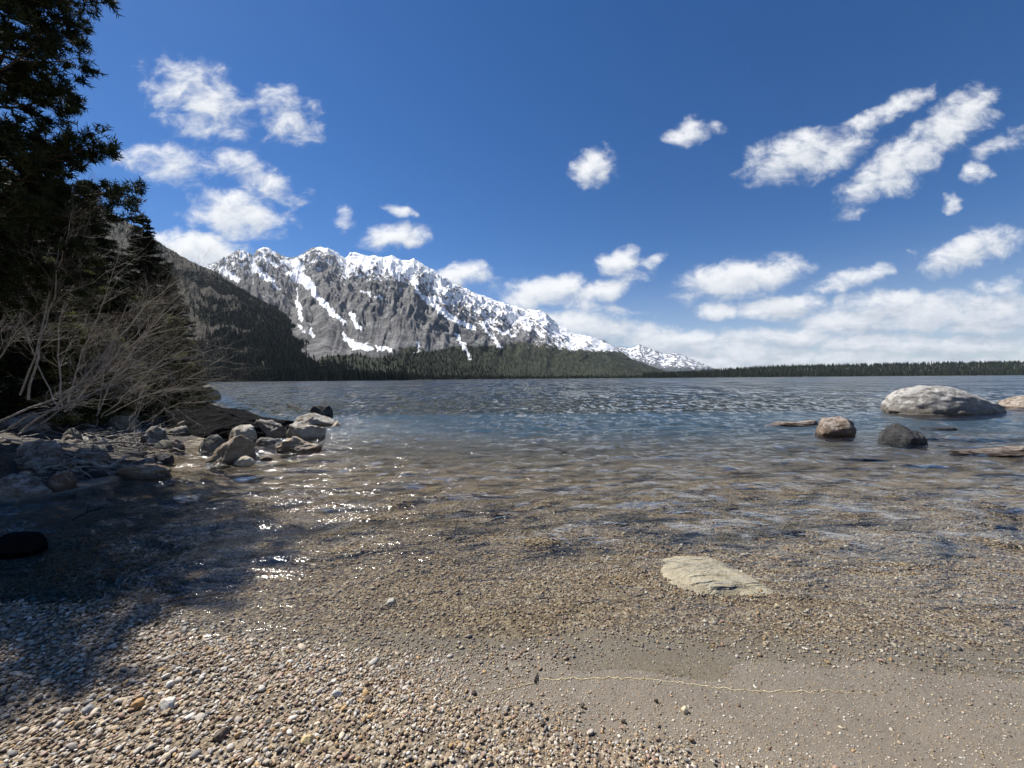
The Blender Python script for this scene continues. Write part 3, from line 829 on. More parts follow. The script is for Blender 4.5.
WATER_ROCKS = [
 ('huge pale granite boulder in the water, its back sloping down to the right', 875,1003,385,414.5,M_GRANITE,4,
   dict(dr=.62, cat='boulder', name='boulder', lump=.10, cuts=2, fine=.035, sq=1.06, sub=6, prof=[(0,.12),(.04,.45),(.10,.74),(.2,.95),(.3,1.0),(.45,.97),(.57,.83),(.68,.66),(.8,.46),(.92,.27),(1,.1)])),
 ('low brown boulder cut by the edge of the photo beyond the huge pale boulder', 996,1062,395,409,M_BROWN,12, dict(dr=.7, cat='boulder', name='boulder', lump=.2)),
 ('blocky reddish brown rock in the water beside the dark wedge rock', 813,857,416.5,436.5,M_BROWN,23, dict(dr=.75, cuts=12, lump=.22)),
 ('dark grey wedge of rock with a sharp split, below the huge pale boulder', 879,929,423.5,444.5,M_DGREY,37, dict(dr=.7, cuts=14, lump=.2, prof=[(0,.35),(.1,.8),(.35,1),(.6,.75),(.85,.6),(1,.3)])),
 ('flat brown ledge barely above the water at the right edge of the lake', 944,1085,445.5,457,M_BROWN,41, dict(dr=.30, lump=.3, cuts=4, fine=.16, prof=[(0,.2),(.2,.45),(.5,.9),(.8,1),(1,.8)])),
 ('thin dark ledge awash behind the reddish brown rock', 764,822,420.5,426,M_BROWN,45, dict(dr=.35, lump=.3, cuts=4, fine=.1, prof=[(0,.3),(.3,.7),(.6,.6),(1,1)])),
 ('sliver of dark rock awash between the wedge rock and the flat ledge', 920,962,427.0,430.5,M_DGREY,46, dict(dr=.45, lump=.3, fine=.1)),
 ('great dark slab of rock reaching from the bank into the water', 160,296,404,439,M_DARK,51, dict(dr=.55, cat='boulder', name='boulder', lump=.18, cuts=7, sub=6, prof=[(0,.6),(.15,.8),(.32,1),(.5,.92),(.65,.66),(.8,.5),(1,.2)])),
 ('rounded pale topped rock in front of the dark slab', 226,258,425,443,M_WHITE,53, dict(dr=.8, lump=.22)),
 ('dull rounded rock half in shade left of the streaked tan rock', 198,224,434.5,451,M_MOSS,55, dict(dr=.8, lump=.15, cuts=4)),
 ('large streaked tan rock sloping down into the water', 203,256,434,464,M_TAN,57, dict(dr=1.15, lump=.2, cuts=8, sq=1.1, prof=[(0,.12),(.2,.35),(.45,.66),(.7,.95),(.85,1),(1,.6)])),
 ('small cream stone at the foot of the streaked tan rock', 233,254,456,465,M_CREAM,59, dict(dr=.7, lump=.2)),
 ('grey rock with a pale lit side at the end of the dark slab', 254,287,418.5,437.5,M_GREY,61, dict(dr=.7, lump=.25, cuts=11, prof=[(0,.7),(.2,1),(.5,.85),(.75,.6),(1,.35)])),
 ('low flat grey stone in the water between the two clusters of rocks', 255,277,437,444,M_GREY,63, dict(dr=.6, lump=.2)),
 ('upright rock with a white left face and a black broken right face', 286,327,421,440,M_WHITE,65, dict(dr=.75, lump=.24, cuts=14, prof=[(0,.4),(.2,.8),(.45,1),(.7,.95),(.88,.75),(1,.4)])),
 ('flat rusty brown rock before the upright white faced rock', 277,322,436,453,M_TAN,67, dict(dr=.6, lump=.28, cuts=8, fine=.08, prof=[(0,.3),(.25,.9),(.45,1),(.65,.65),(1,.3)])),
 ('pale flat topped rock behind the upright white faced rock', 294,336,412.5,426,M_WHITE,69, dict(dr=.6, lump=.2, cuts=9)),
 ('farthest rock of the cluster, dark and rounded', 309,334,405.5,416,M_DGREY,71, dict(dr=.7, lump=.2)),
 ('tiny white stone beside the pale flat topped rock', 331,341,421,426,M_CREAM,73, dict(dr=.7, sub=4)),
 ('small reddish stone just breaking the water between the rock clusters', 259,272,455.5,460,M_TAN,75, dict(dr=.6, sub=4)),
 ('mossy boulder at the farthest point of the left bank', 188,222,383.5,399.5,M_MOSS,77, dict(dr=.8, cat='boulder', name='boulder', lump=.25, prof=[(0,.5),(.25,.95),(.45,1),(.7,.7),(1,.35)])),
 ('cracked cream rock lying under the shallow water off the beach', 612,822,556,655,M_CREAM,81, dict(dr=.72, zoff=-.32, hh=.318, lump=.12, cuts=4, fine=.03)),
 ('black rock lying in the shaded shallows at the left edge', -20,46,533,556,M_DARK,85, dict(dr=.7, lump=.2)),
]
for (lb, x0, x1, yt, yb, m_, sd, kw) in WATER_ROCKS:
    rock(lb, x0, x1, yt, yb, m_, sd, **kw)

LAND_ROCKS = [
 ('long flat slab with a pale top edge and a black underside at the left waterline', -30,52,474,500,M_GREY,101, dict(dr=.5, lump=.12, cuts=6)),
 ('rough grey rock lying above the flat slab on the bank', 10,73,440,470,M_GREY,102, dict(dr=.7, lump=.25, cuts=12)),
 ('dark rock cut by the left edge above the flat slab', -25,16,449,480,M_DGREY,103, dict(dr=.7)),
 ('brown rock at the right end of the flat slab', 40,74,470,493,M_BROWN,104, dict(dr=.8, lump=.25, cuts=12)),
 ('low dark rock under the curved driftwood branch', 78,112,451,468,M_BROWN,105, dict(dr=.8)),
 ('flat reddish ledge at the waterline below the driftwood', 113,172,464,479,M_TAN,106, dict(dr=.5, lump=.3, cuts=8, fine=.08)),
 ('bright whitish rock on the bank amid dry branches', 112,135,406,420,M_WHITE,107, dict(dr=.8)),
 ('greenish lichened rock below the bright whitish rock', 104,141,415,434,M_MOSS,108, dict(dr=.8)),
 ('angular grey rock beside the left end of the dark slab', 138,170,426,447,M_GREY,109, dict(dr=.8, cuts=13)),
 ('long pale rock on the bank behind the dark slab', 146,190,397,413,M_WHITE,110, dict(dr=.6, lump=.2)),
 ('grey rock with a flat top on the bank left of the long pale rock', 120,150,399,412,M_GREY,111, dict(dr=.8)),
 ('small dark stone at the waterline below the angular grey rock', 150,172,454,465,M_DGREY,112, dict(dr=.7)),
 ('small brown stone between the waterline ledge and the dark slab', 166,184,440,452,M_BROWN,113, dict(dr=.8)),
 ('rounded stone in the leaf litter above the rough grey rock', 60,84,428,442,M_MOSS,114, dict(dr=.8)),
 ('pale pointed stone near the middle of the driftwood tangle', 92,108,436,446,M_WHITE,115, dict(dr=.8, sub=4)),
 ('broad dim boulder on the bank behind the shrub stems', 0,50,412,432,M_GREY,116, dict(dr=.7)),
 ('dim boulder under the shrub next to the bright whitish rock', 70,110,398,414,M_DGREY,117, dict(dr=.7)),
]
for (lb, x0, x1, yt, yb, m_, sd, kw) in LAND_ROCKS:
    rock(lb, x0, x1, yt, yb, m_, sd, land=True, **kw)
# small stones strewn along the bank
g1 = np.random.default_rng(55)
n_ = 0
small = []
while n_ < 46:
    px, py = g1.uniform(0, 185), g1.uniform(418, 482)
    lim = 500-.15*px if px < 90 else 487-(px-90)*.28
    if py > lim: continue
    s_ = g1.uniform(5, 13)
    k = rock('small grey stone among the sticks on the left bank', px-s_, px+s_, py-s_*g1.uniform(.6, 1.0), py, [M_GREY, M_MOSS, M_BROWN, M_DGREY, M_WHITE][int(g1.integers(5))],
             200+n_, dr=.9, land=True, name='stone', cat='stone', group='small stones among the sticks on the left bank', sub=3, lump=.3, cuts=10, yaw=g1.uniform(0, 6))
    k['label'] = 'small weathered stone among the sticks and driftwood on the left bank'
    n_ += 1

# ================================================================== GRAVEL
PAL = np.array([(.60,.56,.49),(.50,.42,.31),(.36,.27,.17),(.27,.25,.225),(.33,.215,.155),(.075,.068,.06),(.19,.13,.08),(.42,.27,.12),(.16,.15,.14),(.44,.39,.33),(.25,.18,.115)])
PW = np.array([.09,.18,.22,.06,.09,.03,.11,.06,.04,.16,.11]); PW = PW/PW.sum()
def pebbles(name, label, n, seed, sub, sampler, mat):
    g = np.random.default_rng(seed)
    x, y, a, lift = sampler(g, n)
    n = len(x)
    V, Fc = ico(sub)
    # a few base shapes
    bases = []
    for k in range(12):
        b = V*(1+.35*pn3(V*1.3+k*7.7, k)[:, None])
        for c in range(4):
            nn = g.normal(size=3); nn /= np.linalg.norm(nn); e = np.maximum(b@nn-.72, 0); b = b-(e*.8)[:, None]*nn
        bases.append(b)
    B = np.array(bases)[g.integers(0, 12, n)]
    s = np.stack([a*g.uniform(1.0, 1.6, n), a*g.uniform(.75, 1.1, n), a*g.uniform(.4, .75, n)], 1)
    B = B*s[:, None, :]
    yaw = g.normal(.5, .9, n); ti = g.normal(0, .32, n); ro = g.normal(0, .32, n)
    cx_, sx_ = np.cos(ro)[:, None], np.sin(ro)[:, None]
    B = np.stack([B[..., 0], B[..., 1]*cx_-B[..., 2]*sx_, B[..., 1]*sx_+B[..., 2]*cx_], -1)
    cx_, sx_ = np.cos(ti)[:, None], np.sin(ti)[:, None]
    B = np.stack([B[..., 0]*cx_+B[..., 2]*sx_, B[..., 1], -B[..., 0]*sx_+B[..., 2]*cx_], -1)
    cx_, sx_ = np.cos(yaw)[:, None], np.sin(yaw)[:, None]
    B = np.stack([B[..., 0]*cx_-B[..., 1]*sx_, B[..., 0]*sx_+B[..., 1]*cx_, B[..., 2]], -1)
    z = ground(x, y)+s[:, 2]*.35+lift
    B += np.stack([x, y, z], -1)[:, None, :]
    col = PAL[g.choice(len(PAL), n, p=PW)]*g.uniform(.7, 1.2, n)[:, None]
    m = len(V)
    f = (np.arange(n)[:, None, None]*m+Fc[None]).reshape(-1, 3)
    o = mesh(name, B.reshape(-1, 3), f, mat, col=np.repeat(col, m, 0))
    return tag(o, label, 'gravel', kind='stuff')
M_PEB = mat_gravel()
def line_y(x): return 1.5+(.5-x)*.35
def s_coarse(g, n):
    x = g.uniform(-5.2, 1.1, n*5); y = g.uniform(.8, 3.3, n*5)
    edge = line_y(x)+.10*pn2(x*2.2, y*2.2, 5)
    p = sstep(.16, -.14, y-edge)*(y < ys_f(x)+.35)
    k = np.where(g.random(n*5) < p)[0][:n]; x, y = x[k], y[k]
    big = sstep(.5, -1.6, x)
    a = np.exp(g.normal(0, .36, len(k)))*(.0048+.0018*big)
    return x, y, a, g.random(len(k))*.010
pebbles('gravel', 'bank of multicoloured dry pebbles on the beach', 40000, 61, 2, s_coarse, M_PEB)
def s_under(g, n):
    x = g.uniform(-7, 6.5, n*4); y = g.uniform(1.6, 6.2, n*4)
    d = y-ys_f(x)
    pat = .5+.6*fbm2(x*.8, y*1.3, 3, 8)
    p = sstep(-.12, .12, d-.12*sstep(0, .5, x)+.2*pat-.1)*np.exp(-np.maximum(d-.5, 0)*.55)*np.clip(pat+.35, .1, 1)*(y > line_y(x)-.05)
    p = np.where((x < -3.8) & (y > 4.0), p*.3, p)
    k = np.where(g.random(n*4) < p)[0][:n]; x, y = x[k], y[k]
    a = np.exp(g.normal(0, .38, len(k)))*(.0049+.0022*sstep(0, 2, y-2))
    return x, y, a, g.random(len(k))*.004
pebbles('gravel', 'small brown pebbles covering the bottom under the clear shallow water', 52000, 62, 1, s_under, M_PEB)
def s_sand(g, n):
    x = g.uniform(-2.2, 3.4, n*4); y = g.uniform(1.0, 2.3, n*4)
    d = y-ys_f(x)
    p = (d < .12)*(y > line_y(x)-.2)*(.25+.75*sstep(.3, -1.2, x)+.5*sstep(.35, 0, y-line_y(x)))
    k = np.where(g.random(n*4) < p)[0][:n]; x, y = x[k], y[k]
    a = np.exp(g.normal(0, .4, len(k)))*(.0026+.0026*sstep(.2, -1.0, x))
    return x, y, a, 0*x
pebbles('gravel', 'fine grit scattered over the wet brown sand at the waterline', 34000, 63, 1, s_sand, M_PEB)

def pebble(label, px, py, wpx, hpx, col, seed, cat='pebble', name='pebble'):
    q = G(px, py); d = q[1]
    if max(col) < .05: wpx, hpx, col = wpx*.72, hpx*.55, (.06, .045, .035)
    w = wpx/F*d*1.05; h = hpx/F*d*.8
    v, f = rock_shape(w, w*.8, h*.8, seed, sub=4, lump=.22, cuts=6, fine=.02)
    m, t = newmat('pebble_coat')
    n1 = t.noise(t.n('ShaderNodeTexCoord').outputs['Object'], 130, 4, .6)
    c = t.ramp(n1, [(.3, tuple(x*.6 for x in col)), (.6, col)])
    t.out(principled(t, c, .65, t.bump(n1, .002), .35))
    o = mesh(name, v, f, m); g_ = float(ground(q[0], q[1]))
    o.location = (q[0], q[1]+w*.3, g_+.008); o.rotation_euler = (0, 0, seed*1.3)
    return tag(o, label, cat)
for a_ in [
 ('white pebble at the upper edge of the sunlit pebble bank', 161,692,9,6,(.66,.62,.55),301),
 ('largest pale stone of the pebble bank, lying left of centre', 157,715,16,11,(.62,.58,.50),302),
 ('rusty orange stone on the pebble bank by the shade edge', 127,714,11,8,(.42,.24,.09),303),
 ('flat grey stone in the shade left of the rusty orange stone', 77,719,12,7,(.25,.25,.25),304),
 ('whitish grey stone where the pebbles meet the fine grit', 330,703,11,8,(.48,.47,.44),305),
 ('black pebble lying on the grit left of the foam line', 471,699,8,5,(.035,.03,.028),306),  # foam line: the painted caustic ribbon
 ('cream chip of stone on the wet sand below the foam line', 685,718,7,6,(.66,.55,.36),307),  # foam line: the painted caustic ribbon
 ('dark lump lying on the sand below the left end of the foam line', 541,731,9,6,(.03,.026,.024),308),  # foam line: the painted caustic ribbon
 ('dark pebble on the wet sand left of the cream chip', 656,707,6,4,(.035,.03,.026),309),
 ('small black pebble on the sand below the middle of the foam line', 581,712,7,5,(.03,.028,.025),310),  # foam line: the painted caustic ribbon
 ('black pebble low on the sand beside the edge of the pebble bank', 623,729,7,5,(.03,.028,.025),311),
 ('pale oval pebble under the water above the pebble bank', 388,601,9,6,(.60,.57,.52),312),
 ('brown flat pebble at the top of the pebble bank', 364,708,10,7,(.12,.085,.06),313),
 ('yellowish stone near the bottom edge of the pebble bank', 300,752,13,9,(.52,.40,.20),314),
 ('dark brown stone near the bottom edge of the pebble bank', 212,746,14,9,(.10,.07,.05),315),
]: pebble(*a_)

# bright caustic line put into a ribbon's colour, twigs in and by the water
M_CAUSTIC, t_ = newmat('foam'); t_.out(principled(t_, t_.ramp(t_.noise(t_.n('ShaderNodeTexCoord').outputs['Object'], 60, 3), [(.35, (.36,.28,.13)), (.6, (.66,.57,.36))]), .5, None, .4))  # bright caustic painted as the ribbon's colour
def lay(pts, n, lift, wob, seed):
    g = np.random.default_rng(seed)
    P = resample(np.array(pts, float), n)
    Q = []
    for a_, b_ in P:
        q = G(a_, b_); Q.append((q[0], q[1], max(float(ground(q[0], q[1])), 0)+lift))
    Q = np.array(Q); s = np.arange(n)
    Q[:, 1] += wob*pn2(s*.33, s*0+seed, seed)+wob*.6*pn2(s*.9, s*0+seed, seed+1)
    return Q
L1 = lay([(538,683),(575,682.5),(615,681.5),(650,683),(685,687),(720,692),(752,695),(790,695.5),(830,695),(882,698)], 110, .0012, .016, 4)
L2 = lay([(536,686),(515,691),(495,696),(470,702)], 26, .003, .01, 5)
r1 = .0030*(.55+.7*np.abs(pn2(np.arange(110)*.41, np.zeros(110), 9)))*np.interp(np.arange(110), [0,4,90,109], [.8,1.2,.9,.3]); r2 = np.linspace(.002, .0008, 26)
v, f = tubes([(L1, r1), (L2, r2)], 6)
tag(mesh('caustic_line', v, f, M_CAUSTIC), 'thin pale yellow line of foam along the edge of the lapping water', 'foam')  # ribbon standing in for the bright caustic at the water's edge

M_TWIG = mat_wood('bare_twig', (.11,.09,.072), (.50,.45,.39), 3)
M_DRIFT = mat_wood('driftwood', (.10,.085,.07), (.47,.435,.385), 2)
M_BARK = mat_wood('bark', (.03,.022,.016), (.11,.08,.055), 1.5)
M_WETWOOD = mat_wood('wet_wood', (.012,.009,.007), (.04,.03,.022), 3)
def stick(label, pts, rad, mat, seed, n=14, lift=.015, wob=.012, name='driftwood_stick', cat='stick', group=None, forks=0):
    Q = lay(pts, n, lift, wob, seed)
    g = np.random.default_rng(seed)
    Q[:, 2] += rad*.6+np.abs(pn2(np.arange(n)*.3, np.zeros(n), seed))*rad*2
    base = Q.mean(0).copy(); base[2] = Q[:, 2].min()
    polys = [(Q-base, rad*np.linspace(1.1, .55, n)*(1+.2*pn2(np.arange(n)*.8, np.zeros(n), seed+2)))]
    for k in range(forks):
        i = int(g.integers(n//3, n-3)); dv = Q[i+1]-Q[i]; dv = dv/np.linalg.norm(dv)
        e = dv+np.array([g.normal(0, .5), g.normal(0, .5), abs(g.normal(.35, .3))]); L = np.linalg.norm(Q[-1]-Q[0])*g.uniform(.15, .4)
        s = np.linspace(0, 1, 6)[:, None]
        polys.append((Q[i]-base+e*s*L+g.normal(0, .012, (6, 3))*s, np.linspace(rad*.55, rad*.15, 6)))
    v, f = tubes(polys, 4 if rad < .012 else 8)
    o = mesh(name, v, f, mat); o.location = base
    return tag(o, label, cat, group)
stick('dark stub of twig standing at the left end of the foam line', [(533,687),(536,678)], .006, M_WETWOOD, 3, 6, .004, .002, 'twig', 'twig')  # foam line: the painted caustic ribbon
stick('thin reddish twig lying on the dark water by the edge of the shade', [(164,605),(180,602),(205,600),(230,597)], .006, M_BROWN, 8, 12, .012, .01, 'twig', 'twig')
stick('forked black twig poking out of the shaded shallows', [(70,523),(84,516),(101,511)], .011, M_WETWOOD, 9, 10, .02, .02, 'twig', 'twig', None, 3)
stick('black drift stub with a pale broken end behind the rock cluster', [(286,405.5),(293,409),(302,413.5)], .05, M_WETWOOD, 10, 8, .08, .02, 'driftwood_log', 'driftwood')
LOGS = [
 ('pale bent driftwood branch above the rough grey rock', [(72,466),(88,468),(102,472),(112,470),(124,460)], .028, 1),
 ('white peeled branch lying at the centre of the driftwood tangle', [(85,428),(95,431),(108,436)], .034, 1),
 ('long grey branch lying flat above the reddish ledge', [(95,446),(120,446),(150,448),(168,445)], .022, 1),
 ('bleached log lying on the bank behind the dark slab', [(141,402),(160,398),(188,399)], .07, 0),
 ('grey log with a curved end below the shrub stems', [(56,412),(66,405),(78,407),(90,404)], .040, 2),
 ('thick dull branch along the foot of the shrub', [(20,436),(45,428),(75,424)], .035, 1),
 ('straight weathered pole pointing from the tangle to the dark slab', [(104,440),(135,437),(166,431)], .020, 0),
 ('crooked branch lying over the flat slab', [(28,462),(50,458),(78,460),(92,452)], .024, 2),
]
for k, (lb, pts, rad, fk) in enumerate(LOGS):
    stick(lb, pts, rad, M_DRIFT, 20+k, 16, .05, .02, 'driftwood_log', 'driftwood', None, fk)
g2 = np.random.default_rng(77); k = 0
while k < 210:
    px, py = g2.uniform(-5, 185), g2.uniform(402, 480)
    if py > (496-.1*px if px < 90 else 485-(px-90)*.30): continue
    L = g2.uniform(12, 46); an = g2.normal(-.12, .45)
    stick('thin grey stick in the tangle of driftwood on the left bank', [(px, py), (px+L*.5*math.cos(an), py+L*.25*math.sin(an)+g2.normal(0, 1.2)), (px+L*math.cos(an), py+L*.5*math.sin(an))],
          g2.uniform(.005, .014), M_DRIFT if g2.random() < .75 else M_BARK, 100+k, 10, g2.uniform(.01, .12), .02, 'driftwood_stick', 'stick', 'thin sticks tangled on the left bank', int(g2.integers(0, 3)))
    k += 1

# ================================================================== TREES
def brush(P, D, L, seed, blades, blen, bw, spread=.8, flat=None):
    """needle blades along twigs: P base, D direction, L length"""
    g = np.random.default_rng(seed); n = len(P)
    D = D/np.linalg.norm(D, axis=1)[:, None]
    up = np.tile([0, 0, 1.0], (n, 1)); up[np.abs(D[:, 2]) > .9] = [1, 0, 0]
    A = np.cross(D, up); A /= np.linalg.norm(A, axis=1)[:, None]; B = np.cross(A, D)
    tt = (np.arange(blades)+.5)/blades
    th = np.arange(blades)[None, :]*2.4+g.uniform(0, 6.28, (n, 1))
    rad = np.cos(th)[..., None]*A[:, None, :]+np.sin(th)[..., None]*B[:, None, :]
    if flat is not None: rad[..., 2] *= flat
    base = P[:, None, :]+D[:, None, :]*(L[:, None]*tt[None, :])[..., None]
    dr = D[:, None, :]*(1-spread)+rad*spread+g.normal(0, .18, (n, blades, 3))
    dr /= np.linalg.norm(dr, axis=-1)[..., None]
    tip = base+dr*(blen*g.uniform(.7, 1.2, (n, blades)))[..., None]
    sd = np.cross(dr, g.normal(size=(n, blades, 3))); sd /= np.linalg.norm(sd, axis=-1)[..., None]+1e-9
    V = np.stack([base-sd*bw*.5, base+sd*bw*.5, tip], 2).reshape(-1, 3)
    return V, np.repeat(g.random(n), blades*3)

def fir(label, px, depth, top_py, seed, mat, rad_k=.2, droop=.25, z0f=.05, name='fir_tree', cat='fir', group=None, dens=1.15, step=.25, base=None):
    g = np.random.default_rng(seed)
    x = (px-CX)/F*depth; y = depth
    zg = float(ground(x, y)) if base is None else base
    H = CZ-(top_py-float(yh(px)))/F*depth-zg
    root = empty(name, (x, y, zg)); tag(root, label, cat, group)
    tz = np.linspace(-.2, H, 14)
    tr = np.stack([.06*pn2(tz*.5, tz*0, seed), .06*pn2(tz*.5, tz*0+9, seed), tz], 1)
    v, f = tubes([(tr, np.linspace(.012*H+.03, .008, 14))], 8); mesh('trunk', v, f, M_BARK, root)
    P, D, L, limbs = [], [], [], []
    z = z0f*H+.15
    while z < H*.985:
        fz = z/H; R0 = H*rad_k*(1-fz)**.85*(1 if fz > .12 else .75+2*fz)+.05
        nb = 6 if fz < .85 else 4
        a0 = g.uniform(0, 6.28)
        for b in range(nb):
            a = a0+b*6.28/nb+g.normal(0, .22); Lb = R0*g.uniform(.65, 1.18)
            s = np.linspace(0, 1, 6)
            rise = .12*(fz > .6)
            path = np.stack([np.cos(a)*s*Lb, np.sin(a)*s*Lb, z+g.normal(0, .13)+(rise+.1)*s*Lb-droop*Lb*(s**1.5)+.10*Lb*s**4], 1)
            limbs.append((path, np.linspace(.006+.010*Lb, .003, 6)))
            nt = max(6, int(Lb*18*dens))
            for k in range(nt):
                s_ = .12+.88*(k+g.random())/nt
                i = min(int(s_*5), 4); p = path[i]+(path[i+1]-path[i])*(s_*5-i)
                tl = (.10+.34*Lb*(1-s_)*.55+.06)*g.uniform(.7, 1.25)
                for sg in (-1, 1):
                    an = a+sg*g.uniform(.55, 1.0)
                    P.append(p); D.append((math.cos(an), math.sin(an), g.normal(-.16, .18))); L.append(tl)
            P.append(path[-2]); D.append(path[-1]-path[-2]+1e-4); L.append(.18+.1*Lb)
        z += step*(.55+.45*(1-fz))*g.uniform(.8, 1.2)
    P.append(np.array([0, 0, H*.96])); D.append((0, 0, 1.0)); L.append(.3)
    v, f = tubes(limbs, 3); mesh('branches', v, f, M_BARK, root)
    P = np.array(P); D = np.array(D); L = np.array(L)
    V, rn = brush(P, D, L, seed+1, 16, .085, .030, .72, .7)
    mesh('crown', V, np.arange(len(V)).reshape(-1, 3), mat, root, smooth=False, attrs={'rnd': rn})
    return root

def pine(label, px, depth, H, seed, mat, prof, z0, name='pine_tree', group=None, step=.42, right_only=None, hold=None):
    g = np.random.default_rng(seed)
    x = (px-CX)/F*depth; y = depth; zg = float(ground(x, y))
    root = empty(name, (x, y, zg)); tag(root, label, 'pine', group)
    tz = np.linspace(-.2, H, 18)
    tr = np.stack([.15*pn2(tz*.25, tz*0, seed), .15*pn2(tz*.25, tz*0+9, seed), tz], 1)
    v, f = tubes([(tr, np.linspace(.26, .02, 18))], 10); mesh('trunk', v, f, M_BARK, root)
    P, D, L, limbs = [], [], [], []
    zs, rs = zip(*prof)
    z = z0
    while z < H*.99:
        R0 = np.interp(z, zs, rs)
        nb = 4
        a0 = g.uniform(0, 6.28)
        for b in range(nb):
            a = a0+b*6.28/nb+g.normal(0, .3); Lb = R0*g.uniform(.6, 1.1)*(1 if hold is None else (hold[1]+(1-hold[1])*max(0, math.cos(a-hold[0]))))
            zz = z+g.normal(0, .15)
            s = np.linspace(0, 1, 9)
            bend = g.normal(0, .25)
            ca, sa = np.cos(a+bend*s), np.sin(a+bend*s)
            path = np.stack([ca*s*Lb, sa*s*Lb, zz+.02*s*Lb-.16*Lb*s+.30*Lb*s**3+.03*Lb*pn2(s*4, s*0+b+z, seed)], 1)
            limbs.append((path, np.linspace(.012+.013*Lb, .006, 9)))
            ns = max(3, int(Lb*5.2))
            for k in range(ns):
                s_ = .22+.78*(k+g.random())/ns
                i = min(int(s_*8), 7); p = path[i]+(path[i+1]-path[i])*(s_*8-i)
                sl = (.25+.42*Lb*(1-s_))*g.uniform(.6, 1.2); an = a+(1 if k % 2 else -1)*g.uniform(.5, 1.1)
                e = p+np.array([math.cos(an)*sl, math.sin(an)*sl, sl*g.normal(.12, .18)])
                limbs.append((np.stack([p, (p+e)/2+g.normal(0, .03, 3), e]), np.array([.010, .007, .004])))
                nc = max(1, int(sl/.22))
                for c in range(nc):
                    q = p+(e-p)*((c+1)/nc)
                    for h in range(8):
                        dd = (e-p)/sl*.5+g.normal(0, .55, 3)+np.array([0, 0, .30])
                        P.append(q+g.normal(0, .03, 3)); D.append(dd); L.append(g.uniform(.09, .2))
            for h in range(6):
                P.append(path[-1]+g.normal(0, .04, 3)); D.append(g.normal(0, .5, 3)+np.array([ca[-1]*.6, sa[-1]*.6, .4])); L.append(.18)
        z += step*g.uniform(.7, 1.3)*(.6+.4*R0/max(rs))
    v, f = tubes(limbs, 4); mesh('branches', v, f, M_BARK, root)
    P = np.array(P); D = np.array(D); L = np.array(L)
    V, rn = brush(P, D, L, seed+1, 15, .115, .022, .62)
    mesh('crown', V, np.arange(len(V)).reshape(-1, 3), mat, root, smooth=False, attrs={'rnd': rn})
    return root

M_PINE = mat_leaf('pine_needles', (.009,.014,.007), (.022,.031,.013), (.05,.06,.024))
M_FIR = mat_leaf('fir_needles', (.008,.013,.008), (.02,.028,.013), (.042,.05,.022))
M_OLIVE = mat_leaf('young_fir_needles', (.035,.042,.015), (.085,.092,.032), (.17,.165,.06))
pine('tall dark pine whose wide branches reach in at the top left corner', -30, 7.1, 10.9, 401, M_PINE,
     [(0, 1.0),(2.6, 1.2),(3.4, 2.2),(4.3, 2.9),(5.0, 3.0),(5.8, 2.2),(7.0, 2.1),(8.4, 1.9),(9.6, 1.3),(10.3, .8),(10.9, .4)], 2.6, hold=(-.15, .5), step=.27)
pine('slender dark pine beyond the left edge that shades the nearest pebbles', -140, 5.9, 10.5, 402, M_PINE,  # added unseen pine
     [(0, .7),(4.0, .7),(7, .95),(8.5, 1.15),(9.8, 1.0),(10.5, .5)], 2.6, step=.24)  # unseen tree put in to carry the shade farther down the beach
fir('pointed dark fir behind the pine, taller of the two', 92, 14.5, 182, 411, M_FIR, .27)
fir('narrow pointed fir at the right end of the shore trees', 146, 18.5, 214, 412, M_FIR, .23)
fir('small fir at the right foot of the narrow pointed fir', 168, 23, 262, 413, M_FIR, .28)
fir('dark fir standing between the pine and the pointed fir', 45, 13.0, 150, 414, M_FIR, .30)
fir('dark fir cut by the left edge beneath the pine', -10, 11.5, 190, 415, M_FIR, .32)
YOUNG = 'olive green young firs thick behind the bare shrubs'
for k, (px, dp, tp, lb) in enumerate([
  (8, 10.0, 250, 'olive young fir at the left edge behind the bare shrubs'),
  (48, 10.6, 262, 'olive young fir second from the left edge behind the bare shrubs'),
  (84, 11.2, 272, 'olive young fir behind the middle of the bare shrubs'),
  (116, 12.0, 284, 'olive young fir below the tall pointed fir'),
  (146, 13.2, 296, 'olive young fir below the narrow pointed fir'),
  (172, 15.0, 318, 'lowest olive young fir at the right end of the thicket'),
  (28, 9.2, 310, 'short olive young fir in front near the left edge'),
  (70, 9.6, 322, 'short olive young fir in front below the tall pointed fir'),
  (108, 10.4, 330, 'short olive young fir in front by the long shrub stems'),]):
    fir(lb, px, dp, tp, 430+k, M_OLIVE if k % 3 else M_FIR, .42, .15, .02, 'young_fir', 'young fir', YOUNG, 1.0, .22)

